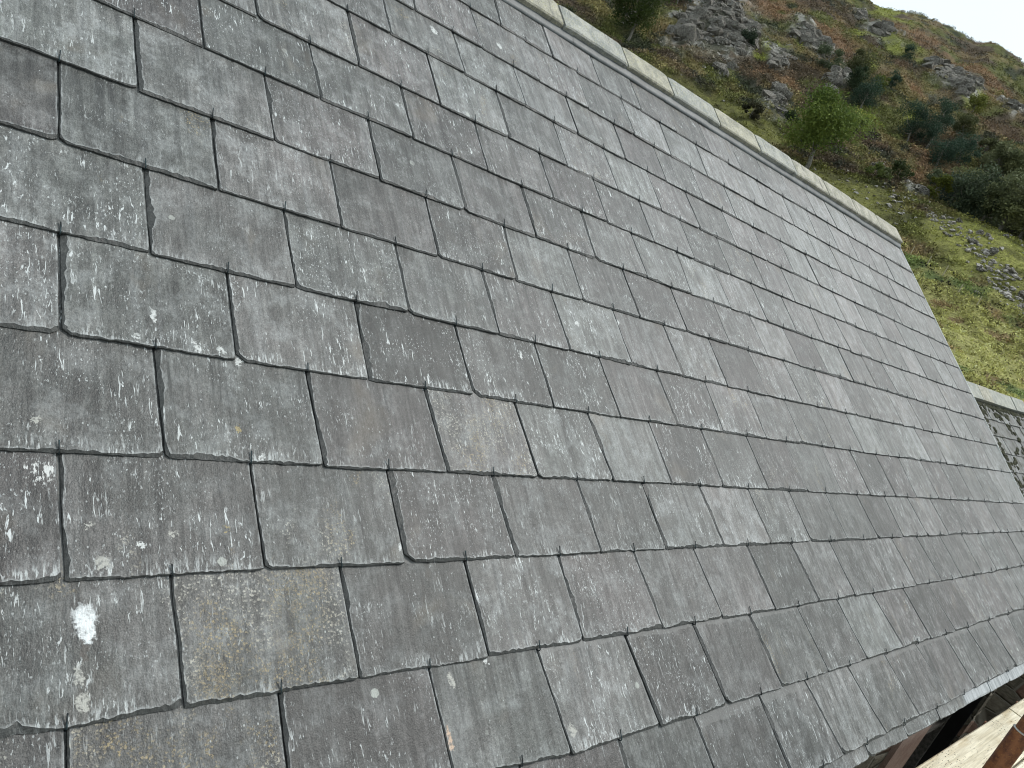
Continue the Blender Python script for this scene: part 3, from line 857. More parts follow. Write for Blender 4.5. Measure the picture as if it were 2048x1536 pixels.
for (u, w, r_) in cs:
    b = len(Vm) * len(ICV)
    k_ = max(0, int((VR2 - w) / 0.19))
    fr_ = (w - (VR2 - 0.19 * (k_ + 1)))
    p = rp2(u, w, 0.036 - 0.011 / 0.19 * max(fr_, 0) + 0.001)
    sc3 = np.array([r_ * rr0.uniform(.8, 1.6), r_, r_ * 0.6])
    loc = ICV * sc3 * (0.8 + 0.4 * np.random.default_rng(len(Vm)).random((len(ICV), 1)))
    M3 = np.array([UX[:], VX[:], NX[:]])
    Vm.append(loc @ M3 + np.array(p[:])); Fm.append(ICF + b)
M_MOSS = simple_mat("dark_moss", (0.018, 0.019, 0.012), (0.05, 0.052, 0.025), 60, 0.95, 0.004)
mo = link_mesh("moss", quads_mesh("moss", np.concatenate(Vm), np.concatenate(Fm), n=3), M_MOSS, shed)
mo["kind"] = "stuff"
# ridge stones of the lower roof
rr = random.Random(5)
u = U2A
while u < U2B:
    w_ = rr.uniform(0.28, 0.52)
    hs = rr.uniform(-0.004, 0.010)
    P8 = []
    b_ = min(u + w_ - 0.016, U2B)
    for x in (u, b_):
        P8 += [rp2(x, VR2 + 0.015, 0.030), rp2(x, VR2 + 0.012, 0.058 + hs), rp2(x, VR2 + 0.185, 0.062 + hs), rp2(x, VR2 + 0.19, 0.01), ]
    dn = Vector((0, math.cos(PITCH), -math.sin(PITCH))) * 0.17
    for x in (u, b_):
        P8 += [rp2(x, VR2 + 0.187, 0.061 + hs) + dn, rp2(x, VR2 + 0.187, 0.03 + hs) + dn]
    F = [(0, 1, 2, 3), (7, 6, 5, 4), (0, 4, 5, 1), (1, 5, 6, 2), (3, 7, 4, 0), (2, 6, 10, 8), (8, 10, 11, 9), (3, 9, 11, 7)]
    link_mesh("ridge_stone", mesh_from("ridge_stone", P8, F), (M_R2, M_R3, M_LINT, M_R1)[rr.choice((0, 0, 1, 1, 2, 3))] if True else None, shed)
    u += w_
v2 = []
for (a, b, h0, h1) in ((VR2 - 2.6, VR2 + 0.17, -0.05, -0.002),):
    vs_ = [rp2(U2A, a, h0), rp2(U2B, a, h0), rp2(U2B, b, h0), rp2(U2A, b, h0), rp2(U2A, a, h1), rp2(U2B, a, h1), rp2(U2B, b, h1), rp2(U2A, b, h1)]
link_mesh("roof_deck", mesh_from("roof_deck", vs_, [(0, 3, 2, 1), (4, 5, 6, 7), (0, 1, 5, 4), (1, 2, 6, 5), (2, 3, 7, 6), (3, 0, 4, 7)]), M_DECK, shed)
tp = rp2(U2A, VR2 + 0.18, -0.03)
bk = [tp, rp2(U2B, VR2 + 0.18, -0.03)]
d3 = Vector((0, math.cos(PITCH), -math.sin(PITCH))) * 2.6
vs_ = [bk[0], bk[1], bk[1] + d3, bk[0] + d3] + [p + Vector((0, 0, 0.04)) for p in (bk[0], bk[1], bk[1] + d3, bk[0] + d3)]
link_mesh("rear_slope", mesh_from("rear_slope", vs_, [(0, 3, 2, 1), (4, 5, 6, 7), (0, 1, 5, 4), (1, 2, 6, 5), (2, 3, 7, 6), (3, 0, 4, 7)]), M_DECK, shed)
ev = rp2(U2A, VR2 - 2.4, -0.05); re = bk[0] + d3
prof = [(ev.y, 0), (re.y, 0), (re.y, re.z), (tp.y, tp.z - .02), (ev.y, ev.z)]
gv = [(U2A + .05, y, z) for y, z in prof] + [(U2B - .05, y, z) for y, z in prof]
link_mesh("stone_walls", mesh_from("stone_walls", gv, [(4, 3, 2, 1, 0), (5, 6, 7, 8, 9), (0, 1, 6, 5), (1, 2, 7, 6), (2, 3, 8, 7), (3, 4, 9, 8), (4, 0, 5, 9)]), M_RUB, shed)


# ------------------------------------------------------------------ scaffold at the eaves
def board_mat():
    g = G("bleached_scaffold_board")
    p = g.obj()
    n = g.noise(g.vm('MULTIPLY', p, (1.2, 14, 14)), 3, 5, 0.6)
    c = g.mix(g.sm(n, 0.35, 0.65), (0.62, 0.56, 0.42, 1), (0.80, 0.75, 0.60, 1))
    gr_ = g.noise(g.vm('MULTIPLY', p, (4, 120, 120)), 1, 3, 0.6)
    c = g.scale(c, g.mr(gr_, 0.3, 0.7, 0.82, 1.12))
    fl = g.noise(g.vm('MULTIPLY', p, (34, 150, 150)), 1, 1, 0.5)
    fm = g.math('MULTIPLY', g.sm(fl, 0.64, 0.68), g.sm(g.noise(p, 5, 2), 0.38, 0.6))
    c = g.mix(fm, c, (0.03, 0.027, 0.022, 1))
    br = g.math('MULTIPLY', g.sm(g.noise(g.vm('MULTIPLY', p, (2, 10, 10)), 1.3, 4, 0.6), 0.55, 0.7), 0.5)
    c = g.mix(br, c, (0.45, 0.34, 0.18, 1))
    g.bump(g.math('SUBTRACT', gr_, fm), 0.004, 0.6)
    return g.out(c, 0.85, 0.2)
M_BOARD = board_mat()
BZ = CAM_H - 1.80
bd = [(0.315, 0.540, 0.6, 5.515, "bleached pale scaffold board nearest the wall, running under the eaves"),
      (0.319, 0.542, 5.535, 9.4, "second pale scaffold board in line beyond the butt joint, beside the stone wall"),
      (0.083, 0.306, -0.8, 6.4, "mossy-edged pale scaffold board on the outer side of the rusty pole"),
      (-0.15, 0.073, -0.4, 6.9, None), (-0.385, -0.16, -0.2, 6.6, None)]
def board_vf(y0, y1, x0, x1, z, rr):
    n_ = max(3, int((x1 - x0) / 0.06))
    V, F = [], []
    c_ = 0.006
    for q in range(n_ + 1):
        x = x0 + (x1 - x0) * q / n_
        j = 0.002 * (float(vnoise(x * 12, y0 * 9, 3)) - .5); zz = z + 0.004 * (float(vnoise(x * 2, y0 * 9, 5)) - .5)
        V += [(x, y0 + j, zz - 0.038), (x, y0 + j, zz - c_), (x, y0 + c_ + j, zz), (x, y1 - c_ + j, zz), (x, y1 + j, zz - c_), (x, y1 + j, zz - 0.038)]
    for q in range(n_):
        for a in range(6):
            b = (a + 1) % 6
            F.append((q * 6 + a, (q + 1) * 6 + a, (q + 1) * 6 + b, q * 6 + b))
    F += [tuple(range(6)), tuple(n_ * 6 + a for a in (5, 4, 3, 2, 1, 0))]
    return V, F
for q, (y0, y1, x0, x1, lb) in enumerate(bd):
    v, f = board_vf(y0, y1, x0, x1, BZ, random.Random(q))
    cx_, cy_ = x0, 0.5 * (y0 + y1)
    v = [(a - cx_, b - cy_, c_ - BZ) for a, b, c_ in v]
    o = link_mesh("scaffold_board", mesh_from("scaffold_board", v, f), M_BOARD)
    o.location = (cx_, cy_, BZ)
    lb = lb or ("outermost scaffold board, under where the photographer stands" if q == 4 else "scaffold board second from the outer edge of the platform")
    tag(o, lb, "scaffold board", "boards of the scaffold platform")

def rust_mat():
    g = G("rusty_steel")
    p = g.obj()
    n = g.noise(p, 30, 5, 0.7); n2 = g.noise(p, 160, 3, 0.7)
    c = g.mix(g.sm(n, 0.35, 0.62), (0.085, 0.030, 0.018, 1), (0.21, 0.080, 0.030, 1))
    c = g.mix(g.math('MULTIPLY', g.sm(n2, 0.56, 0.68), 0.6), c, (0.33, 0.16, 0.05, 1))
    n3 = g.noise(g.vm('MULTIPLY', p, (1, 1, .3)), 22, 3)
    c = g.mix(g.math('MULTIPLY', g.sm(n3, 0.62, 0.72), 0.5), c, (0.05, 0.03, 0.025, 1))
    g.bump(g.math('ADD', n, n2), 0.0012, 0.7)
    return g.out(c, g.mr(n, 0.3, 0.7, 0.35, 0.6), 0.5, 0.15)
M_RUST = rust_mat()
PX, PY = 2.92, 0.222
pole = empty("scaffold_pole", (PX, PY, 0.0), "rusty upright scaffold tube with a thicker sleeve, beside the bleached boards", "scaffold pole")
tb = tube_vf([(PX, PY, 0.0), (PX, PY, 4.05)], 0.02415, 28)
link_mesh("tube", mesh_from("tube", *tb, smooth=False), M_RUST, pole)
def ring(z0, z1, r, x=PX, y=PY):
    return tube_vf([(x, y, z0), (x, y, z0 + 0.002), (x, y, z0 + 0.003), (x, y, z1 - 0.003), (x, y, z1 - 0.002), (x, y, z1)], [r - 0.004, r - .0005, r, r, r - 0.0005, r - .004], 28)
link_mesh("sleeve", mesh_from("sleeve", *ring(2.12, 2.915, 0.0292)), M_RUST, pole)
M_STEEL = simple_mat("grey_steel", (0.25, 0.24, 0.22), (0.38, 0.37, 0.35), 30, 0.4, 0.001, metal=0.7)
link_mesh("collar_band", mesh_from("collar_band", *ring(2.911, 2.917, 0.0300)), M_STEEL, pole)
# other standards and ledgers of the scaffold, out of frame
for q, (x, y) in enumerate(((5.9, 0.02), (5.9, -0.44), (-0.7, -0.44), (2.92, -0.44))):
    p2 = link_mesh("scaffold_upright", mesh_from("scaffold_upright", *tube_vf([(0, 0, 0), (0, 0, 3.2 if y > -.1 and x > 0 else 3.0)], 0.02415, 20)), M_RUST)
    p2.location = (x, y, 0)
    tag(p2, ("far inner rusty upright past the end of the boards", "far outer rusty upright behind the platform", "rusty upright at the near end of the platform", "outer rusty upright opposite the sleeved pole")[q], "scaffold pole", "uprights of the scaffold")
for q, x in enumerate((0.9, 2.05, 3.6, 5.2, 5.86)):
    t2 = link_mesh("scaffold_transom", mesh_from("scaffold_transom", *tube_vf([(0, -0.55, 0), (0, 0.56, 0)], 0.02415, 16)), M_RUST)
    t2.location = (x, 0, BZ - 0.038 - 0.0262)
    tag(t2, "rusty cross tube carrying the boards from underneath", "scaffold tube", "cross tubes under the boards")


# ------------------------------------------------------------------ terrain
PR = np.array([0, 14, 30, 50, 75, 95, 115, 140, 180, 215, 240, 262, 300, 380, 600, 1500.])
PS = np.array([0, 0, -6.6, -2.1, 0.8, 4.3, 7.0, 9.8, 13.5, 15.7, 16.55, 16.75, 15.9, 13.0, 8.0, 3.0])
PZ = np.where(PR < 20, -CAM_H, PR * np.tan(np.radians(PS)))
PZ[2] = -3.5
def r_of(s):
    rr_ = np.linspace(32, 262, 1200)
    zz = np.interp(rr_, PR, PZ)
    return float(np.interp(s, np.degrees(np.arctan2(zz, rr_)), rr_))
ROCKS = [(41.5, 12.3, 2.6, 1.9), (43.6, 11.3, 1.1, 1.5), (40.0, 11.8, 1.3, 1.0), (43.0, 13.2, 1.3, 1.0), (37.0, 11.6, .9, .55), (36.2, 13.2, 1.6, .6), (34.9, 12.9, .8, .5), (33.25, 11.6, .75, .75), (36.0, 9.5, .9, .7), (27.0, 14.4, 1.4, .9), (25.9, 14.0, 1.0, .9),
         (28.2, 14.9, .9, .4), (33.5, 15.8, .8, .4), (31.8, 15.3, 1.1, .4), (22.9, 13.9, .5, .5), (28.2, 8.1, .35, .2), (25.3, 7.6, .6, .3), (35.4, 8.8, .7, .3), (40.3, 9.9, .9, .3), (47.5, 10.6, .8, .5)]
def zone(az, s, L, soft=0.45):
    m = np.zeros_like(az)
    for z in L:
        a, b, ra, rb = z[:4]
        th = z[4] if len(z) > 4 else 0.0
        dx, dy = az - a, s - b
        c_, s_ = math.cos(math.radians(th)), math.sin(math.radians(th))
        q = np.sqrt(((dx * c_ + dy * s_) / ra) ** 2 + ((-dx * s_ + dy * c_) / rb) ** 2)
        m = np.maximum(m, 1 - sstep(1 - soft, 1 + soft, q))
    return m
def height(x, y, want=False):
    x = np.asarray(x, float); y = np.asarray(y, float)
    r = np.hypot(x, y); az = np.degrees(np.arctan2(y, x))
    zb = np.interp(r, PR, PZ)
    s = np.degrees(np.arctan2(zb, np.maximum(r, 1)))
    # the hill falls away outside the arc seen from the roof
    arc = sstep(-45, 5, az) * (1 - sstep(95, 150, az))
    crest = 1 + 0.022 * np.clip((az - 30) / 5, -3, 3) + 0.010 * np.sin(az * 0.9) + 0.020 * np.exp(-((az - 25.6) / 0.9) ** 2) - 0.03 * np.exp(-((az - 22.5) / 1.2) ** 2)
    up = np.clip((r - 60) / 150, 0, 1)
    z = np.where(zb > -3.0, (zb + 3.0) * (0.25 + 0.75 * arc) * (1 + (crest - 1) * up) - 3.0, zb)
    far = sstep(22, 70, r)
    # grassy spur with a hollow behind it on the right
    z += 2.2 * np.exp(-((az - 20) / 4.5) ** 2) * np.exp(-((r - 104) / 12) ** 2)
    z -= 4.0 * np.exp(-((az - 19.5) / 4.0) ** 2) * np.exp(-((r - 131) / 11) ** 2)
    wx = x + 6 * (vnoise(x / 17, y / 17, 51) - .5); wy = y + 6 * (vnoise(x / 17, y / 17, 52) - .5)
    smooth = zone(az, s, [(20, 5.6, 4.5, 1.6), (30, 5.6, 5.5, 1.3), (40, 7.6, 6.0, 1.0), (17, 1.5, 9, 3.0)], 0.35)
    rough = 1 - 0.75 * smooth
    z += far * ((fbm(wx / 34, wy / 34, 60, 3) - .5) * 5.0 * np.clip((r - 60) / 90, 0.1, 1.2) * (1 - 0.55 * np.clip((r - 215) / 40, 0, 1)) + (fbm(wx / 9, wy / 9, 63, 3) - .5) * 2.6 * rough + (fbm(x / 2.6, y / 2.6, 66, 3) - .5) * (0.35 + 0.85 * rough))
    rk = zone(az + 1.6 * (vnoise(x / 5, y / 5, 70) - .5), s + 1.2 * (vnoise(x / 6, y / 6, 71) - .5), ROCKS, 0.5)
    rn = 1 - np.abs(2 * vnoise(wx / 4.2, wy / 4.2, 73) - 1)
    rn2 = 1 - np.abs(2 * vnoise(x / 1.6 + .7 * y / 1.6, y / 1.6, 75) - 1)
    cell = vnoise(np.floor(x / 1.9 + 0.6 * y / 3.0) * 7.3, np.floor(y / 2.4) * 5.1, 77)
    z += rk * (0.1 + 0.9 * rn * rn + 0.5 * rn2 * rn2)
    if want: return z, r, az, s, rk, smooth
    return z
azs = np.concatenate([np.arange(-180, 7.0, 1.5), np.arange(7.0, 54.0, 0.058), np.arange(54.0, 180.1, 1.5)])
azs[-1] = 180.0
rs_ = [0.5, 3, 6, 10, 14, 18, 22, 26, 30, 34, 38, 42, 46, 50]
r = 50.0
while r < 268:
    zz0 = np.interp(r, PR, PZ)
    dzdr = (np.interp(r + 1, PR, PZ) - zz0)
    ds = abs((dzdr * r - zz0) / (r * r + zz0 * zz0)) + 1e-5
    r += min(max(math.radians(0.045) / ds, 0.22), 1.2)
    rs_.append(r)
rs_ += [275, 285, 300, 330, 380, 460, 600, 900, 1500]
rs_ = np.array(rs_)
AZ, RR = np.meshgrid(np.radians(azs), rs_, indexing='ij')
X, Y = RR * np.cos(AZ), RR * np.sin(AZ)
Z, r_, az_, s_, rk_, smo_ = height(X, Y, True)
na, nr = X.shape
def zonecol(x, y, r, az, s, rk, smo):
    """what grows where (real ground colours)"""
    n = lambda f, k, o=3: fbm(x / f, y / f, k, o)
    w1 = 2.4 * (vnoise(x / 7, y / 7, 81) - .5); w2 = 1.1 * (vnoise(x / 8, y / 8, 82) - .5)
    A, Sx = az + w1, s + w2
    heather = np.array([0.062, 0.048, 0.032]); green = np.array([0.075, 0.080, 0.026]); grass = np.array([0.165, 0.168, 0.046]); rust = np.array([0.145, 0.093, 0.055])
    lime = np.array([0.150, 0.165, 0.035]); valley = np.array([0.190, 0.185, 0.066]); rock = np.array([0.115, 0.110, 0.098]); darkg = np.array([0.020, 0.026, 0.018]); tan = np.array([0.17, 0.13, 0.065])
    t = sstep(0.40, 0.60, n(6, 90))[..., None]
    c = heather * (1 - t) + green * t
    t = (sstep(0.54, 0.66, n(9, 93)) * 0.4)[..., None]; c = c * (1 - t) + rust * 0.75 * t
    t = (sstep(0.55, 0.66, n(5, 96)) * 0.45)[..., None]; c = c * (1 - t) + tan * t
    t = (sstep(0.58, 0.68, n(4, 99)) * 0.8)[..., None]; c = c * (1 - t) + darkg * t
    t = (zone(A, Sx, [(39.2, 14.2, 2.4, .45, -4), (37.0, 13.95, 2.2, .45, 4), (34.6, 13.7, 1.3, .75, 30), (25.4, 9.6, .45, 1.0), (26.4, 10.4, .35, .7, 20), (35.3, 10.6, 1.1, .35), (28.7, 12.9, .8, .3), (29.3, 15.7, 2.2, .28), (26.6, 15.15, 2.0, .3), (24.2, 14.6, 1.6, .3), (37.8, 10.5, 0.8, .3)], 0.5) * 0.9 * sstep(.3, .5, n(2.5, 101)))[..., None]
    c = c * (1 - t) + rust * 1.05 * t
    t = (zone(A, Sx, [(32.9, 14.7, 1.2, .28), (30.9, 15.0, 1.2, .25), (24.8, 13.6, .6, .6), (30.3, 10.8, .9, .4), (37.2, 12.4, .5, .35), (31.5, 12.9, .6, .4), (31.8, 16.3, 1.6, .22), (26.8, 11.9, .5, .3), (37.8, 11.7, 1.2, .2)], 0.5) * 0.9)[..., None]
    c = c * (1 - t) + lime * t
    t = (smo * sstep(0.25, 0.5, smo + 0.5 * (n(3.5, 104) - .5)))[..., None]
    gcol = grass * (0.55 + 0.45 * sstep(20, 30, 45 - az * .5))[..., None] * (0.62 + 0.38 * sstep(27, 20, az))[..., None]
    gcol = gcol * (1 - 0.5 * sstep(0.5, 0.66, n(2.2, 107))[..., None])
    c = c * (1 - t) + gcol * t
    vz = sstep(4.3 - 0.17 * (23.9 - az) + 0.5, 4.3 - 0.17 * (23.9 - az) - 0.3, s + 1.0 * (n(5, 110) - .5))[..., None]
    vcol = valley * (0.55 + 0.9 * n(3, 112)[..., None])
    q = (sstep(.56, .66, n(3.2, 115)) * .75)[..., None]; vcol = vcol * (1 - q) + np.array([0.06, 0.095, 0.030]) * q
    q = (sstep(.60, .68, n(2.4, 118)) * .7)[..., None]; vcol = vcol * (1 - q) + rust * q
    c = c * (1 - vz) + vcol * vz
    t = (rk * (1 - 0.8 * sstep(.52, .62, n(2.6, 120))))[..., None]
    lich = sstep(.50, .62, n(1.1, 123))[..., None]
    rc = 0.5 * (rock + np.array([.05, .055, .025])) * (0.35 + 0.75 * n(1.5, 125)[..., None]) * (1 - lich) + np.array([0.205, 0.20, 0.18]) * lich
    c = c * (1 - t) + rc * t
    c = c * (0.80 + 0.60 * n(1.2, 127, 2)[..., None])
    yard = (1 - sstep(14, 34, r))[..., None]
    c = c * (1 - yard) + np.array([0.10, 0.10, 0.085]) * yard
    return np.clip(c, 0.008, 0.6), vz[..., 0]
CC, vz_ = zonecol(X, Y, r_, az_, s_, rk_, smo_)
V = np.stack([X, Y, Z + CAM_H], -1).reshape(-1, 3)
ii, jj = np.meshgrid(np.arange(na - 1), np.arange(nr - 1), indexing='ij')
b0 = (ii * nr + jj).ravel()
Fq = np.stack([b0, b0 + 1, b0 + nr + 1, b0 + nr], -1)[:, ::-1]
me = quads_mesh("hillside", V, Fq, CC.reshape(-1, 3), True)
g = G("hill_ground")
ca = g.attr("Col").outputs["Color"]
p = g.geo()
n1 = g.noise(p, 1.6, 4, 0.7); n2 = g.noise(p, 5.5, 3, 0.7)
c = g.scale(ca, g.math('MULTIPLY', g.mr(n1, 0.3, 0.7, 0.6, 1.4), g.mr(n2, 0.3, 0.7, 0.65, 1.35)))
g.bump(g.math('ADD', n1, g.math('MULTIPLY', n2, 0.4)), 0.35, 0.8)
hill = link_mesh("hillside", me, g.out(c, 0.92, 0.15))
tag(hill, "steep rough hillside of heather, grass and rock rising to the skyline", None, None, "structure")

def spot(az, s, r=None):
    r = r or r_of(s)
    a = math.radians(az)
    x, y = r * math.cos(a), r * math.sin(a)
    return x, y, float(height(np.array([x]), np.array([y]))[0]) + CAM_H, r

# ------------------------------------------------------------------ vegetation
def leaf_mat(name, rough=0.75, trans=0.25):
    g = G(name)
    ca = g.attr("Col").outputs["Color"]
    g.out(ca, rough, 0.2)
    tr = g.n.new("ShaderNodeBsdfTranslucent"); g.l.new(ca, tr.inputs["Color"])
    mx = g.n.new("ShaderNodeMixShader"); mx.inputs[0].default_value = trans
    g.l.new(g.b.outputs[0], mx.inputs[1]); g.l.new(tr.outputs[0], mx.inputs[2])
    g.l.new(mx.outputs[0], g.n["Material Output"].inputs["Surface"])
    return g.m
M_LEAF = leaf_mat("foliage")
M_COVER = leaf_mat("ground_cover", 0.85, 0.12)
def leaves(Pc, size, colr, rng, up=0.0, slim=0.5):
    n = len(Pc)
    a = rng.normal(size=(n, 3)); a[:, 2] += up; a /= np.linalg.norm(a, axis=1)[:, None]
    b = rng.normal(size=(n, 3)); b -= (b * a).sum(1)[:, None] * a; b /= np.linalg.norm(b, axis=1)[:, None]
    size = np.broadcast_to(np.asarray(size, float), (n,))[:, None]
    a = a * size * 0.5; b = b * size * 0.5 * slim
    V = np.stack([Pc - a, Pc + b, Pc + a, Pc - b], 1).reshape(-1, 3)
    F = np.arange(4 * n).reshape(n, 4)
    return V, F, np.repeat(colr, 4, axis=0)

# ground-hugging clumps: tufts spread evenly over what can be seen of the slope
rng = np.random.default_rng(3)
N = 105000
A0 = rng.uniform(8, 53, N); S0 = rng.uniform(-3.5, 16.9, N)
R0 = np.interp(S0, np.degrees(np.arctan2(np.interp(np.linspace(32, 262, 1200), PR, PZ), np.linspace(32, 262, 1200))), np.linspace(32, 262, 1200))
x0 = R0 * np.cos(np.radians(A0)); y0 = R0 * np.sin(np.radians(A0))
z0, r0, a0, s0, k0, m0 = height(x0, y0, True)
c0, v0 = zonecol(x0, y0, r0, a0, s0, k0, m0)
keep = (rng.random(N) < np.where(k0 > 0.5, 0.12, np.where(m0 > 0.6, 0.30, 0.95))) & (R0 > 40)
sel = np.where(keep)[0]
kindv = np.where(v0[sel] > 0.5, 2, np.where(m0[sel] > .6, 1, 0))
def clumps(name, idx, nl, rad, hgt, lsz, slim, up, label, jit=0.22):
    P = np.stack([x0[idx], y0[idx], z0[idx] + CAM_H], -1)
    n = len(idx)
    sc = (0.6 + 0.9 * rng.random(n)) * np.clip(R0[idx] / 110, 0.4, 1.1)
    Pc = np.repeat(P, nl, 0); s2 = np.repeat(sc, nl)
    d = rng.normal(size=(n * nl, 3)); d /= np.linalg.norm(d, axis=1)[:, None]; d[:, 2] = np.abs(d[:, 2])
    q = rng.random((n * nl, 1)) ** 0.4
    Pc = Pc + d * q * np.array([rad, rad, hgt]) * s2[:, None]
    cl = c0[idx] * (1 + jit * rng.normal(size=(n, 1)))
    cl = np.repeat(cl, nl, 0) * (1 + 0.22 * rng.normal(size=(n * nl, 1)))
    cl = np.clip(cl * 1.65, 0.008, 0.55)
    V, F, C = leaves(Pc, lsz * s2, cl, rng, up, slim)
    o = link_mesh(name, quads_mesh(name, V, F, C), M_COVER)
    return tag(o, label, None, None, "stuff")
clumps("heather", sel[kindv == 0], 9, 0.60, 0.50, 0.30, 0.5, 0.3, "brown and dull green heather and scrub covering the upper hill")
clumps("grass", sel[kindv == 1], 5, 0.45, 0.16, 0.30, 0.35, 0.8, "short olive grass on the smoother slopes")
clumps("bracken", sel[kindv == 2], 13, 0.65, 0.50, 0.30, 0.45, 0.2, "yellow-green bracken filling the foot of the slope", 0.38)

M_BARK = simple_mat("grey_bark", (0.10, 0.095, 0.08), (0.22, 0.21, 0.18), 3, 0.9, 0.05)
def crown_mesh(base, H, W, c1, c2, rng, nlobes, nleaf, lsz, z0f=0.25, squash=1.0, lean=(0, 0), slim=0.55):
    cen = []
    for _ in range(nlobes * 6):
        if len(cen) >= nlobes: break
        d = rng.normal(size=3); d /= np.linalg.norm(d)
        q = rng.random() ** 0.33 * (0.72 + 0.25 * rng.random())
        p = d * q
        cen.append((p[0] * W / 2, p[1] * W / 2, p[2] * H * (1 - z0f) / 2 * squash, rng.uniform(0.10, 0.27) * min(W, H)))
    cen = np.array(cen)
    mid = np.array([lean[0], lean[1], H * (z0f + (1 - z0f) / 2)])
    li = rng.integers(0, len(cen), nleaf)
    d = rng.normal(size=(nleaf, 3)); d /= np.linalg.norm(d, axis=1)[:, None]
    q = (0.45 + 0.55 * rng.random((nleaf, 1)) ** 0.5) * (1 + 0.26 * rng.normal(size=(nleaf, 1)))
    P = cen[li, :3] + d * q * cen[li, 3:4] * np.array([1, 1, 0.8])
    P = P + mid
    P[:, 2] = np.maximum(P[:, 2], 0.08 * H * rng.random(nleaf))
    tone = rng.random(len(cen))[li][:, None] * 0.6 + 0.4 * rng.random((nleaf, 1))
    C = np.array(c1) * (1 - tone) + np.array(c2) * tone
    C *= (0.8 + 0.4 * rng.random((nleaf, 1)))
    V, F, Cq = leaves(P + np.array(base), lsz * (0.7 + 0.6 * rng.random(nleaf)), C, rng, 0.2, slim)
    return quads_mesh("crown", V, F, Cq), cen + np.append(mid, 0)
def tree(name, label, cat, az, s, H, W, c1, c2, seed, trunk=0.0, group=None, nlobes=16, nleaf=4000, lsz=0.34, z0f=0.0, r=None, bark=None, slim=0.55):
    x, y, z, rr_ = spot(az, s, r)
    rg = np.random.default_rng(seed)
    z -= 0.25
    e_ = empty(name, (x, y, z), label, cat, group)
    me, cen = crown_mesh((0, 0, 0), H, W, c1, c2, rg, nlobes, nleaf, lsz, z0f, slim=slim)
    link_mesh("crown", me, M_LEAF, e_, keep=False)
    tr_r = trunk or 0.05 * min(H, W) * 0.6
    parts = []
    mid = Vector((rg.uniform(-.03, .03) * H, rg.uniform(-.03, .03) * H, H * max(z0f, 0.22)))
    top_ = Vector((0, 0, H * 0.72))
    parts.append(tube_vf([(0, 0, -0.2), mid * 0.5 + Vector((0.02 * H, 0, 0)), mid, mid.lerp(top_, 0.5) + Vector((rg.uniform(-.04, .04) * H, 0, 0)), top_], [tr_r * 1.25, tr_r, tr_r * 0.85, tr_r * 0.5, tr_r * 0.2], 7))
    for c_ in cen[: min(11, len(cen))]:
        a = mid.lerp(top_, rg.uniform(0, 0.6)); b = Vector(c_[:3])
        m2 = a.lerp(b, 0.5) + Vector((0, 0, -0.04 * H + rg.uniform(-.03, .03) * H))
        parts.append(tube_vf([a, m2, b], [tr_r * 0.45, tr_r * 0.28, tr_r * 0.1], 5))
    v, f = join_vf(parts)
    link_mesh("trunk", mesh_from("trunk", v, f, smooth=True), bark or M_BARK, e_, keep=False)
    return e_
OL1, OL2 = (0.050, 0.075, 0.020), (0.120, 0.155, 0.038)
DK1, DK2 = (0.022, 0.044, 0.030), (0.060, 0.100, 0.062)
GY1, GY2 = (0.052, 0.072, 0.042), (0.120, 0.145, 0.078)
BR1, BR2 = (0.055, 0.066, 0.030), (0.120, 0.125, 0.052)
tree("broadleaf_tree", "lone round green tree with a pale bare trunk just above the ridge stones", "tree", 32.3, 6.6, 10.8, 9.4, (0.055, 0.095, 0.022), (0.185, 0.235, 0.055), 1, 0.30, nlobes=24, nleaf=13000, lsz=0.36, z0f=0.20)
tree("broadleaf_tree", "dark bushy tree beside the pale rock slab, cut by the top of the picture", "tree", 47.0, 9.4, 10.5, 9.5, (0.026, 0.046, 0.014), (0.075, 0.100, 0.026), 2, 0.22, nlobes=20, nleaf=9000, lsz=0.34, z0f=0.16)
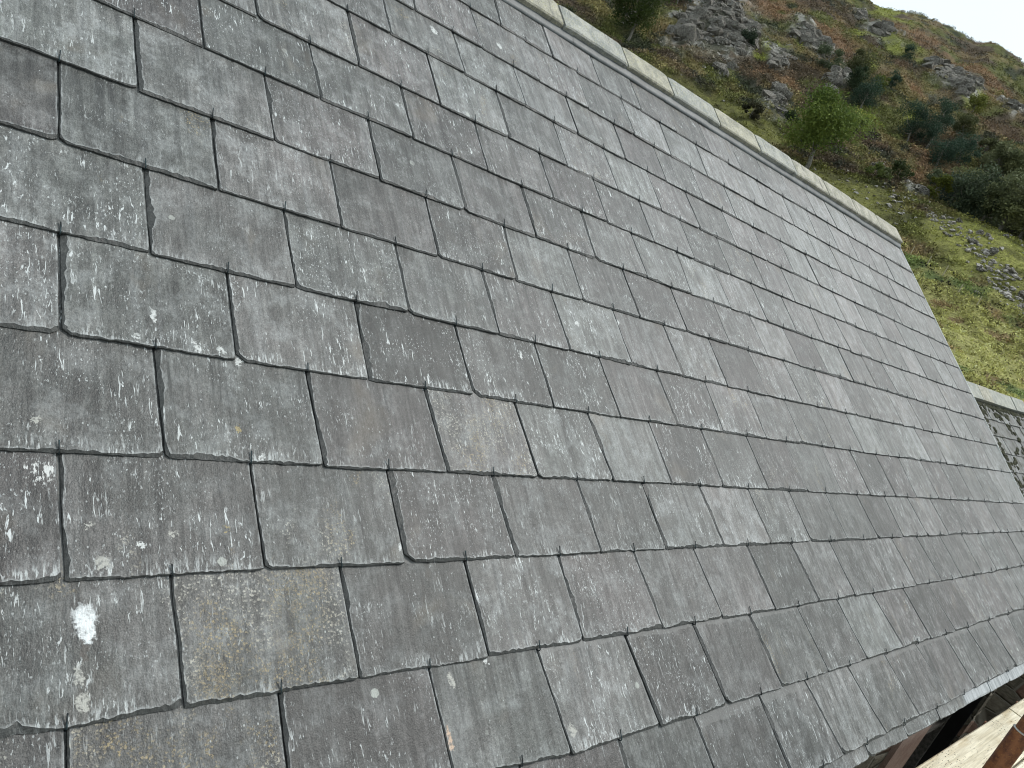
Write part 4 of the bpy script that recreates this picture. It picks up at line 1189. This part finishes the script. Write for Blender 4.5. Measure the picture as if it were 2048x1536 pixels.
VEG = [("shrub", "dark bluish bush behind the big pale slab at the top edge", "shrub", 44.9, 12.2, 7, 5, DK1, DK2),
       ("shrub", "grey-green bush below the rust-brown bracken band", "shrub", 34.2, 12.0, 5.2, 6.0, GY1, GY2),
       ("shrub", "brownish green bush at the lower end of the rust-brown bracken", "shrub", 32.2, 12.5, 6.0, 6.2, BR1, BR2),
       ("conifer_shrub", "small blue-green bush standing alone high under the skyline", "shrub", 29.9, 14.2, 3.8, 3.2, DK1, DK2),
       ("conifer_shrub", "dark blue-green bush directly above the lone round tree", "shrub", 31.0, 11.0, 6.4, 5.4, DK1, DK2),
       ("shrub", "dark green bush between the grey boulder and the blue-green one", "shrub", 31.9, 11.6, 4.4, 4.2, (0.022, 0.038, 0.02), (0.05, 0.075, 0.035)),
       ("conifer_shrub", "small dark bush midway between the lone tree and the big dark thicket", "shrub", 29.9, 12.3, 3.6, 2.6, DK1, DK2),
       ("conifer_tree", "dark teal tree at the left of the big thicket", "tree", 27.4, 10.7, 8.2, 5.6, DK1, DK2),
       ("conifer_tree", "tallest dark teal tree in the middle of the thicket", "tree", 26.2, 10.7, 9.4, 5.8, DK1, DK2),
       ("shrub", "brown-green leafy bush right of the dark teal trees", "shrub", 24.7, 11.4, 6.4, 5.0, BR1, BR2),
       ("conifer_tree", "dark teal tree at the foot of the thicket above the rusty bracken", "tree", 25.1, 9.9, 6.2, 5.4, DK1, DK2),
       ("conifer_tree", "dark teal tree closing the right of the thicket", "tree", 24.1, 10.3, 5.6, 5.6, DK1, DK2),
       ("shrub", "grey-blue feathery bush at the top of the bare grass spur", "shrub", 23.3, 8.1, 5.0, 5.2, (0.034, 0.052, 0.042), (0.075, 0.10, 0.075)),
       ("shrub", "yellow-green cone-shaped bush beside the grey-blue one", "shrub", 24.4, 7.6, 3.9, 3.0, (0.055, 0.075, 0.012), (0.13, 0.14, 0.025)),
       ("shrub", "dark low bush among rocks above the grass bank", "shrub", 26.9, 7.9, 2.8, 3.6, (0.03, 0.045, 0.018), (0.07, 0.09, 0.03)),
       ("shrub", "bright lime bush near the skyline beside pale rocks", "shrub", 24.8, 13.0, 3.6, 3.8, (0.09, 0.11, 0.025), (0.20, 0.21, 0.05)),
       ("shrub", "dull green bush just left of the grass spur's grey-green bushes", "shrub", 24.6, 9.1, 3.0, 3.4, GY1, GY2),
       ("shrub", "small mid-green bush right of the lone tree's crown", "shrub", 30.5, 9.4, 3.0, 4.2, OL1, OL2),
       ("shrub", "yellow-tinged bush on the slope below the small blue-green one", "shrub", 30.5, 11.9, 2.6, 3.4, (0.07, 0.09, 0.02), (0.14, 0.16, 0.04)),
       ("shrub", "low dark scrub bush below the grey crags, near the ridge stones", "shrub", 37.2, 8.0, 2.4, 4.2, (0.024, 0.028, 0.015), (0.06, 0.055, 0.03)),
       ("shrub", "dark green bush hard against the lone tree's left side", "shrub", 34.6, 8.6, 2.4, 3.4, (0.02, 0.035, 0.016), (0.05, 0.07, 0.028)),
       ("shrub", "dark patch of ivy-green scrub on the grey crag", "shrub", 39.6, 11.5, 3.0, 3.0, (0.02, 0.035, 0.024), (0.045, 0.065, 0.035)),
       ("shrub", "olive bush on the left shoulder of the scree bank", "shrub", 28.0, 7.2, 2.6, 4.0, BR1, OL2),
       ("shrub", "dull olive bush above the wood's upper edge", "shrub", 22.9, 11.6, 4.0, 5.0, BR1, BR2)]
for q, (nm, lb, ct, az, s, H, W, a, b) in enumerate(VEG):
    tree(nm, lb, ct, az, s, H, W, a, b, 40 + q, nlobes=14 if nm == "shrub" else 18, nleaf=int(1200 + 95 * H * W), lsz=0.28, z0f=0.0 if nm == "shrub" else 0.05, slim=0.35 if "conifer" in nm else 0.55)
WOOD = [(22.3, 7.8, 7.5, 6.5, 0), (21.2, 7.3, 8.2, 7.5, 1), (20.0, 7.0, 8.6, 7.5, 0), (18.8, 6.7, 8.0, 7.5, 1), (17.6, 6.5, 8.2, 7.5, 0), (22.8, 9.4, 6.0, 6.0, 1), (21.8, 9.3, 7.4, 7.5, 0), (20.6, 9.1, 8.2, 8, 1), (19.3, 9.0, 8, 8, 0), (18.0, 8.8, 8, 8, 1), (22.0, 10.6, 5.6, 6, 0), (20.7, 10.6, 6.2, 7, 1), (19.4, 10.5, 7, 7, 0), (16.6, 6.4, 8, 8, 1), (16.8, 8.7, 8, 8, 0)]
WL = ["dark-leaved tree at the left end of the wood, over the grass spur's crest", "grey-green domed tree second along the wood's front edge", "domed tree third along the wood's front edge", "domed tree fourth along the wood's front edge, near the frame", "front-edge woodland tree cut by the frame",
      "small tree behind the grey-blue feathery bush", "rounded tree in the wood's second row, leftmost", "largest rounded light olive tree of the wood", "light olive tree of the second row by the frame", "second-row woodland tree beyond the frame",
      "leftmost tree of the wood's upper edge", "middle tree of the wood's upper edge", "rightmost tree of the wood's upper edge", "front woodland tree outside the frame", "back woodland tree outside the frame"]
for q, (az, s, H, W, kd) in enumerate(WOOD):
    dark_ = q in (0, 1)  # left two front trees get darker foliage colours
    c1, c2 = ((0.035, 0.052, 0.034), (0.090, 0.115, 0.062)) if dark_ else ((0.075, 0.090, 0.040), (0.205, 0.215, 0.095)) if kd else ((0.065, 0.085, 0.045), (0.175, 0.19, 0.095))
    tree("woodland_tree", WL[q], "tree", az, s, H, W, c1, c2, 200 + q, group="trees of the wood behind the spur", nlobes=22, nleaf=6500, lsz=0.34, z0f=0.05, r=None)

# boulders and crags
def crag_mesh(az, s, ra, rb, rg, n):
    Vc, Fc = [], []
    dip = rg.normal(size=3) * 0.15 + np.array([0.5, 0.2, 0.8]); dip /= np.linalg.norm(dip)
    tx = np.cross(dip, [0, 0, 1.0]); tx /= np.linalg.norm(tx); ty = np.cross(dip, tx)
    Bm = np.stack([tx, ty, dip])
    cx0, cy0, cz0, _r = spot(az, s)
    for _ in range(n):
        q = np.clip(rg.normal(size=2) * 0.33, -0.62, 0.62)
        x, y, z, _r = spot(az + q[0] * ra, s + q[1] * rb)
        L = (0.45 + 1.7 * rg.random() ** 2.2) * min(1.0, 0.55 + 0.4 * ra)
        if _ == 0: x, y, z, _r = spot(az, s); L = 1.6 * min(1.6, ra + 0.3)
        V = ICV2.copy()
        for ax in (np.array([1.0, 0, 0]), np.array([0, 1.0, 0]), np.array([0, 0, 1.0])):
            for sg in (1, -1):
                nrm = ax * sg + 0.25 * rg.normal(size=3); nrm /= np.linalg.norm(nrm)
                cut = rg.uniform(0.42, 0.62); d = V @ nrm
                V = V - np.maximum(d - cut, 0)[:, None] * nrm
        V += 0.035 * rg.normal(size=V.shape)
        V = (V * np.array([1.25, 0.95, rg.uniform(0.45, 0.85)]) * L) @ Bm
        Vc.append(V + np.array([x - cx0, y - cy0, z - cz0 - (0.10 if L < 1.6 else 0.35) * L * 0.6 + (0.0 if L < 1.6 else 0.1)])); Fc.append(ICF2 + len(ICV2) * len(Fc))
    return quads_mesh("rock_outcrop", np.concatenate(Vc), np.concatenate(Fc), n=3), (cx0, cy0, cz0)
def boulder(name, label, az, s, L, seed, shape=(1, .7, .5), col_=(0.22, 0.215, 0.20), group=None, mat=None, sink=0.15, cat="rock"):
    x, y, z, rr_ = spot(az, s)
    rg = np.random.default_rng(seed)
    V = ICV2.copy()
    for _ in range(9):
        nrm = rg.normal(size=3); nrm /= np.linalg.norm(nrm)
        d = V @ nrm; cut = rg.uniform(0.45, 0.8)
        V = V - np.maximum(d - cut, 0)[:, None] * nrm
    V += 0.05 * rg.normal(size=V.shape)
    V = V * np.array(shape) * L / 2
    an = rg.uniform(0, 6.28); R = np.array([[math.cos(an), -math.sin(an), 0], [math.sin(an), math.cos(an), 0], [0, 0, 1]])
    V = V @ R.T
    o = link_mesh(name, quads_mesh(name, V, ICF2, n=3), mat or M_ROCK)
    o.location = (x, y, z + L * shape[2] / 2 - sink * L)
    return tag(o, label, cat, group)
g = G("lichened_rock")
p = g.geo(); n1 = g.noise(p, 2.2, 5, 0.7); n2 = g.noise(p, 7, 4, 0.7)
n3 = g.noise(g.vm('MULTIPLY', p, (1.2, 1.2, 4.0)), 1.1, 5, 0.75, 0.8)
c = g.mix(g.sm(n1, .4, .6), (0.085, 0.078, 0.066, 1), (0.20, 0.185, 0.16, 1))
c = g.mix(g.math('MULTIPLY', g.sm(n3, .42, .36), .8), c, (0.02, 0.019, 0.017, 1))  # crevice shade painted into the colour where the bump dips
c = g.mix(g.math('MULTIPLY', g.sm(n2, .49, .58), .85), c, (0.42, 0.40, 0.36, 1))
c = g.mix(g.math('MULTIPLY', g.sm(n1, .60, .66), .8), c, (0.07, 0.08, 0.03, 1))
g.bump(g.math('ADD', g.math('MULTIPLY', n3, 1.5), n2), 0.35, 1.0)
M_ROCK = g.out(c, 0.9, 0.2)
CRL = ["large grey crag filling the slope between the top-edge tree and the brown heather", "steep left face of the large crag, behind the pale slab", "right shoulder of the large grey crag", "upper rim of the large crag at the top edge",
       "lichen-spotted crag below the orange bracken band", "long grey rock band just under the orange bracken", "small right end of the rock band under the bracken", "rocks around the grey pointed crag above the lone tree", "low broken rocks in dark heather left of the lone tree",
       "broad grey outcrop high on the right slope", "lower steps of the broad outcrop on the right slope", "thin top ledge of the broad right-hand outcrop", "dark rocks near the skyline's left part", "dark heather-topped ledge below the skyline", "grey rock knob by the right frame edge above the wood",
       "small rocks right of the lone tree's trunk", "small rocks above the flat grassy bank", "small rocks left of the lone tree's foot", "low rocks in the grass below the large crag", "dark rocks behind the tree at the top edge"]
CR = [z for z in ROCKS]
for q, (az, s, ra, rb) in enumerate(CR):
    rg = np.random.default_rng(900 + q)
    me, loc = crag_mesh(az, s, ra, rb, rg, int(12 + 42 * ra * rb))
    o = link_mesh("rock_outcrop", me, M_ROCK)
    o.location = loc
    tag(o, CRL[q] if q < len(CRL) else "grey rocks in the heather", "rock outcrop", "rock outcrops of the hillside")
BO = [(43.5, 10.5, 5.5, (.8, .5, .8), "big pale pointed rock slab beside the dark tree at the top edge"), (33.2, 11.4, 3.2, (1, .8, .95), "grey pointed crag standing above the lone tree"), (37.4, 11.2, 2.6, (1, .8, .8), "lichen-white boulder in the brown heather below the crags"),
      (26.3, 6.6, 2.6, (1, .8, .35), "flat grey ledge rock on the grass bank near the ridge end"), (22.28, 6.2, 1.6, (1, .6, .5), "flat slab at the top of the scree"), (20.85, 5.6, 1.3, (1, .8, .6), "pale block in the upper scree below the flat slab"),
      (20.4, 5.45, 1.6, (1, .7, .5), "dark-faced boulder in the middle of the scree"), (19.5, 5.9, 1.1, (1, .7, .6), "single boulder alone on the grass right of the scree"), (20.95, 5.0, 1.3, (1, .8, .6), "jagged white-topped boulder left of the dark-faced one"),
      (19.66, 4.75, 1.6, (.8, .7, .7), "reddish grey upright boulder in the lower scree"), (19.7, 4.1, 1.3, (1, .7, .5), "boulder with a black hollow beneath it"), (18.4, 4.5, 1.2, (1, .7, .5), "pale boulder near the lower right of the scree"),
      (18.0, 4.35, 1.6, (1, .6, .5), "long boulder over a black gap near the frame"), (17.9, 5.6, 1.6, (.6, .6, .9), "upright grey stone near the frame above the scree"), (22.4, 5.1, 1.0, (1, .7, .5), "small pale rock on the grass left of the scree"),
      (16.9, 3.8, 1.5, (1, .8, .6), "grey boulder at the frame's edge below the scree"), (19.3, 3.2, 1.2, (1, .7, .4), "low bluish rock at the edge of the yellow bracken"), (17.9, 7.0, 2.4, (1, .6, .6), "dark rock under the edge of the wood")]
for q, (az, s, L, sh, lb) in enumerate(BO):
    boulder("boulder", lb, az, s, L, 300 + q, sh)
# scree: loose stones nobody would count
g = G("scree_stone")
_n = g.noise(g.geo(), 3.5, 4, 0.7)
_c = g.mix(g.sm(_n, .4, .6), (0.16, 0.145, 0.13, 1), (0.42, 0.40, 0.37, 1))
g.bump(_n, 0.1, 0.8)
M_SCREE = g.out(_c, 0.9, 0.2)
rng = np.random.default_rng(8)
Vs, Fs = [], []
ln = [(24.4, 6.4), (22.9, 5.9), (21.2, 5.05), (19.6, 4.4), (18.1, 3.9), (16.4, 3.3)]
def stone_at(az, s, L):
    x, y, z, rr_ = spot(az, s)
    V = ICV.copy(); V += 0.22 * rng.normal(size=V.shape)
    V = V * np.array([1, .8, .55]) * L / 2
    an = rng.uniform(0, 6.28); R = np.array([[math.cos(an), -math.sin(an), 0], [math.sin(an), math.cos(an), 0], [0, 0, 1]])
    Vs.append(V @ R.T + np.array([x, y, z + L * 0.12])); Fs.append(ICF + len(ICV) * len(Fs))
for _ in range(430):
    a = rng.uniform(16.2, 24.6); s = np.interp(a, [q[0] for q in ln][::-1], [q[1] for q in ln][::-1]) + rng.normal() * 0.26 + 0.35 * max(0, rng.random() - 0.6)
    stone_at(a, s, 0.14 + 0.7 * rng.random() ** 3)
for (ca_, cs_, sa, ss, n_) in ((34.2, 8.5, .9, .5, 90), (35.9, 9.3, .7, .4, 60), (40.5, 9.3, 3, .5, 40), (26.0, 6.3, 1.4, .5, 70), (28.3, 8.2, .8, .5, 40), (24.9, 7.3, .7, .5, 60), (30, 6.6, 3, .5, 40), (24.5, 14.3, .9, .3, 40), (41.5, 11.8, 2.5, 1.4, 120), (18, 6.3, 2, 1.0, 40)):
    for _ in range(n_):
        stone_at(ca_ + rng.normal() * sa, cs_ + rng.normal() * ss, 0.14 + 0.7 * rng.random() ** 3)
o = link_mesh("scree", quads_mesh("scree", np.concatenate(Vs), np.concatenate(Fs), n=3), M_SCREE)
tag(o, "loose grey stones scattered down the grass and between the crags", None, None, "stuff")

# fence posts across the foot of the slope
M_POST = simple_mat("silvered_wood", (0.30, 0.26, 0.17), (0.42, 0.38, 0.28), 8, 0.85, 0.01)
PL = ["thin pale leaning post nearest the end of the ridge", "second thin post along from the ridge end", "third, fainter post, half sunk in yellow bracken", "fourth thin post, beside a blue-green tuft", "fifth thin post, below the scree stones"]
for q, (az, s) in enumerate(((23.85, 3.75), (22.65, 3.45), (21.5, 3.3), (20.2, 2.85), (18.9, 2.65))):
    x, y, z, rr_ = spot(az, s)
    v, f = tube_vf([(0, 0, -0.2), (0.01, 0, 0.5), (random.uniform(-.05, .05), 0, 1.15)], [0.05, 0.045, 0.04], 7)
    o = link_mesh("fence_post", mesh_from("fence_post", v, f), M_POST)
    o.location = (x, y, z)
    tag(o, PL[q], "fence post", "posts of the old hill fence")
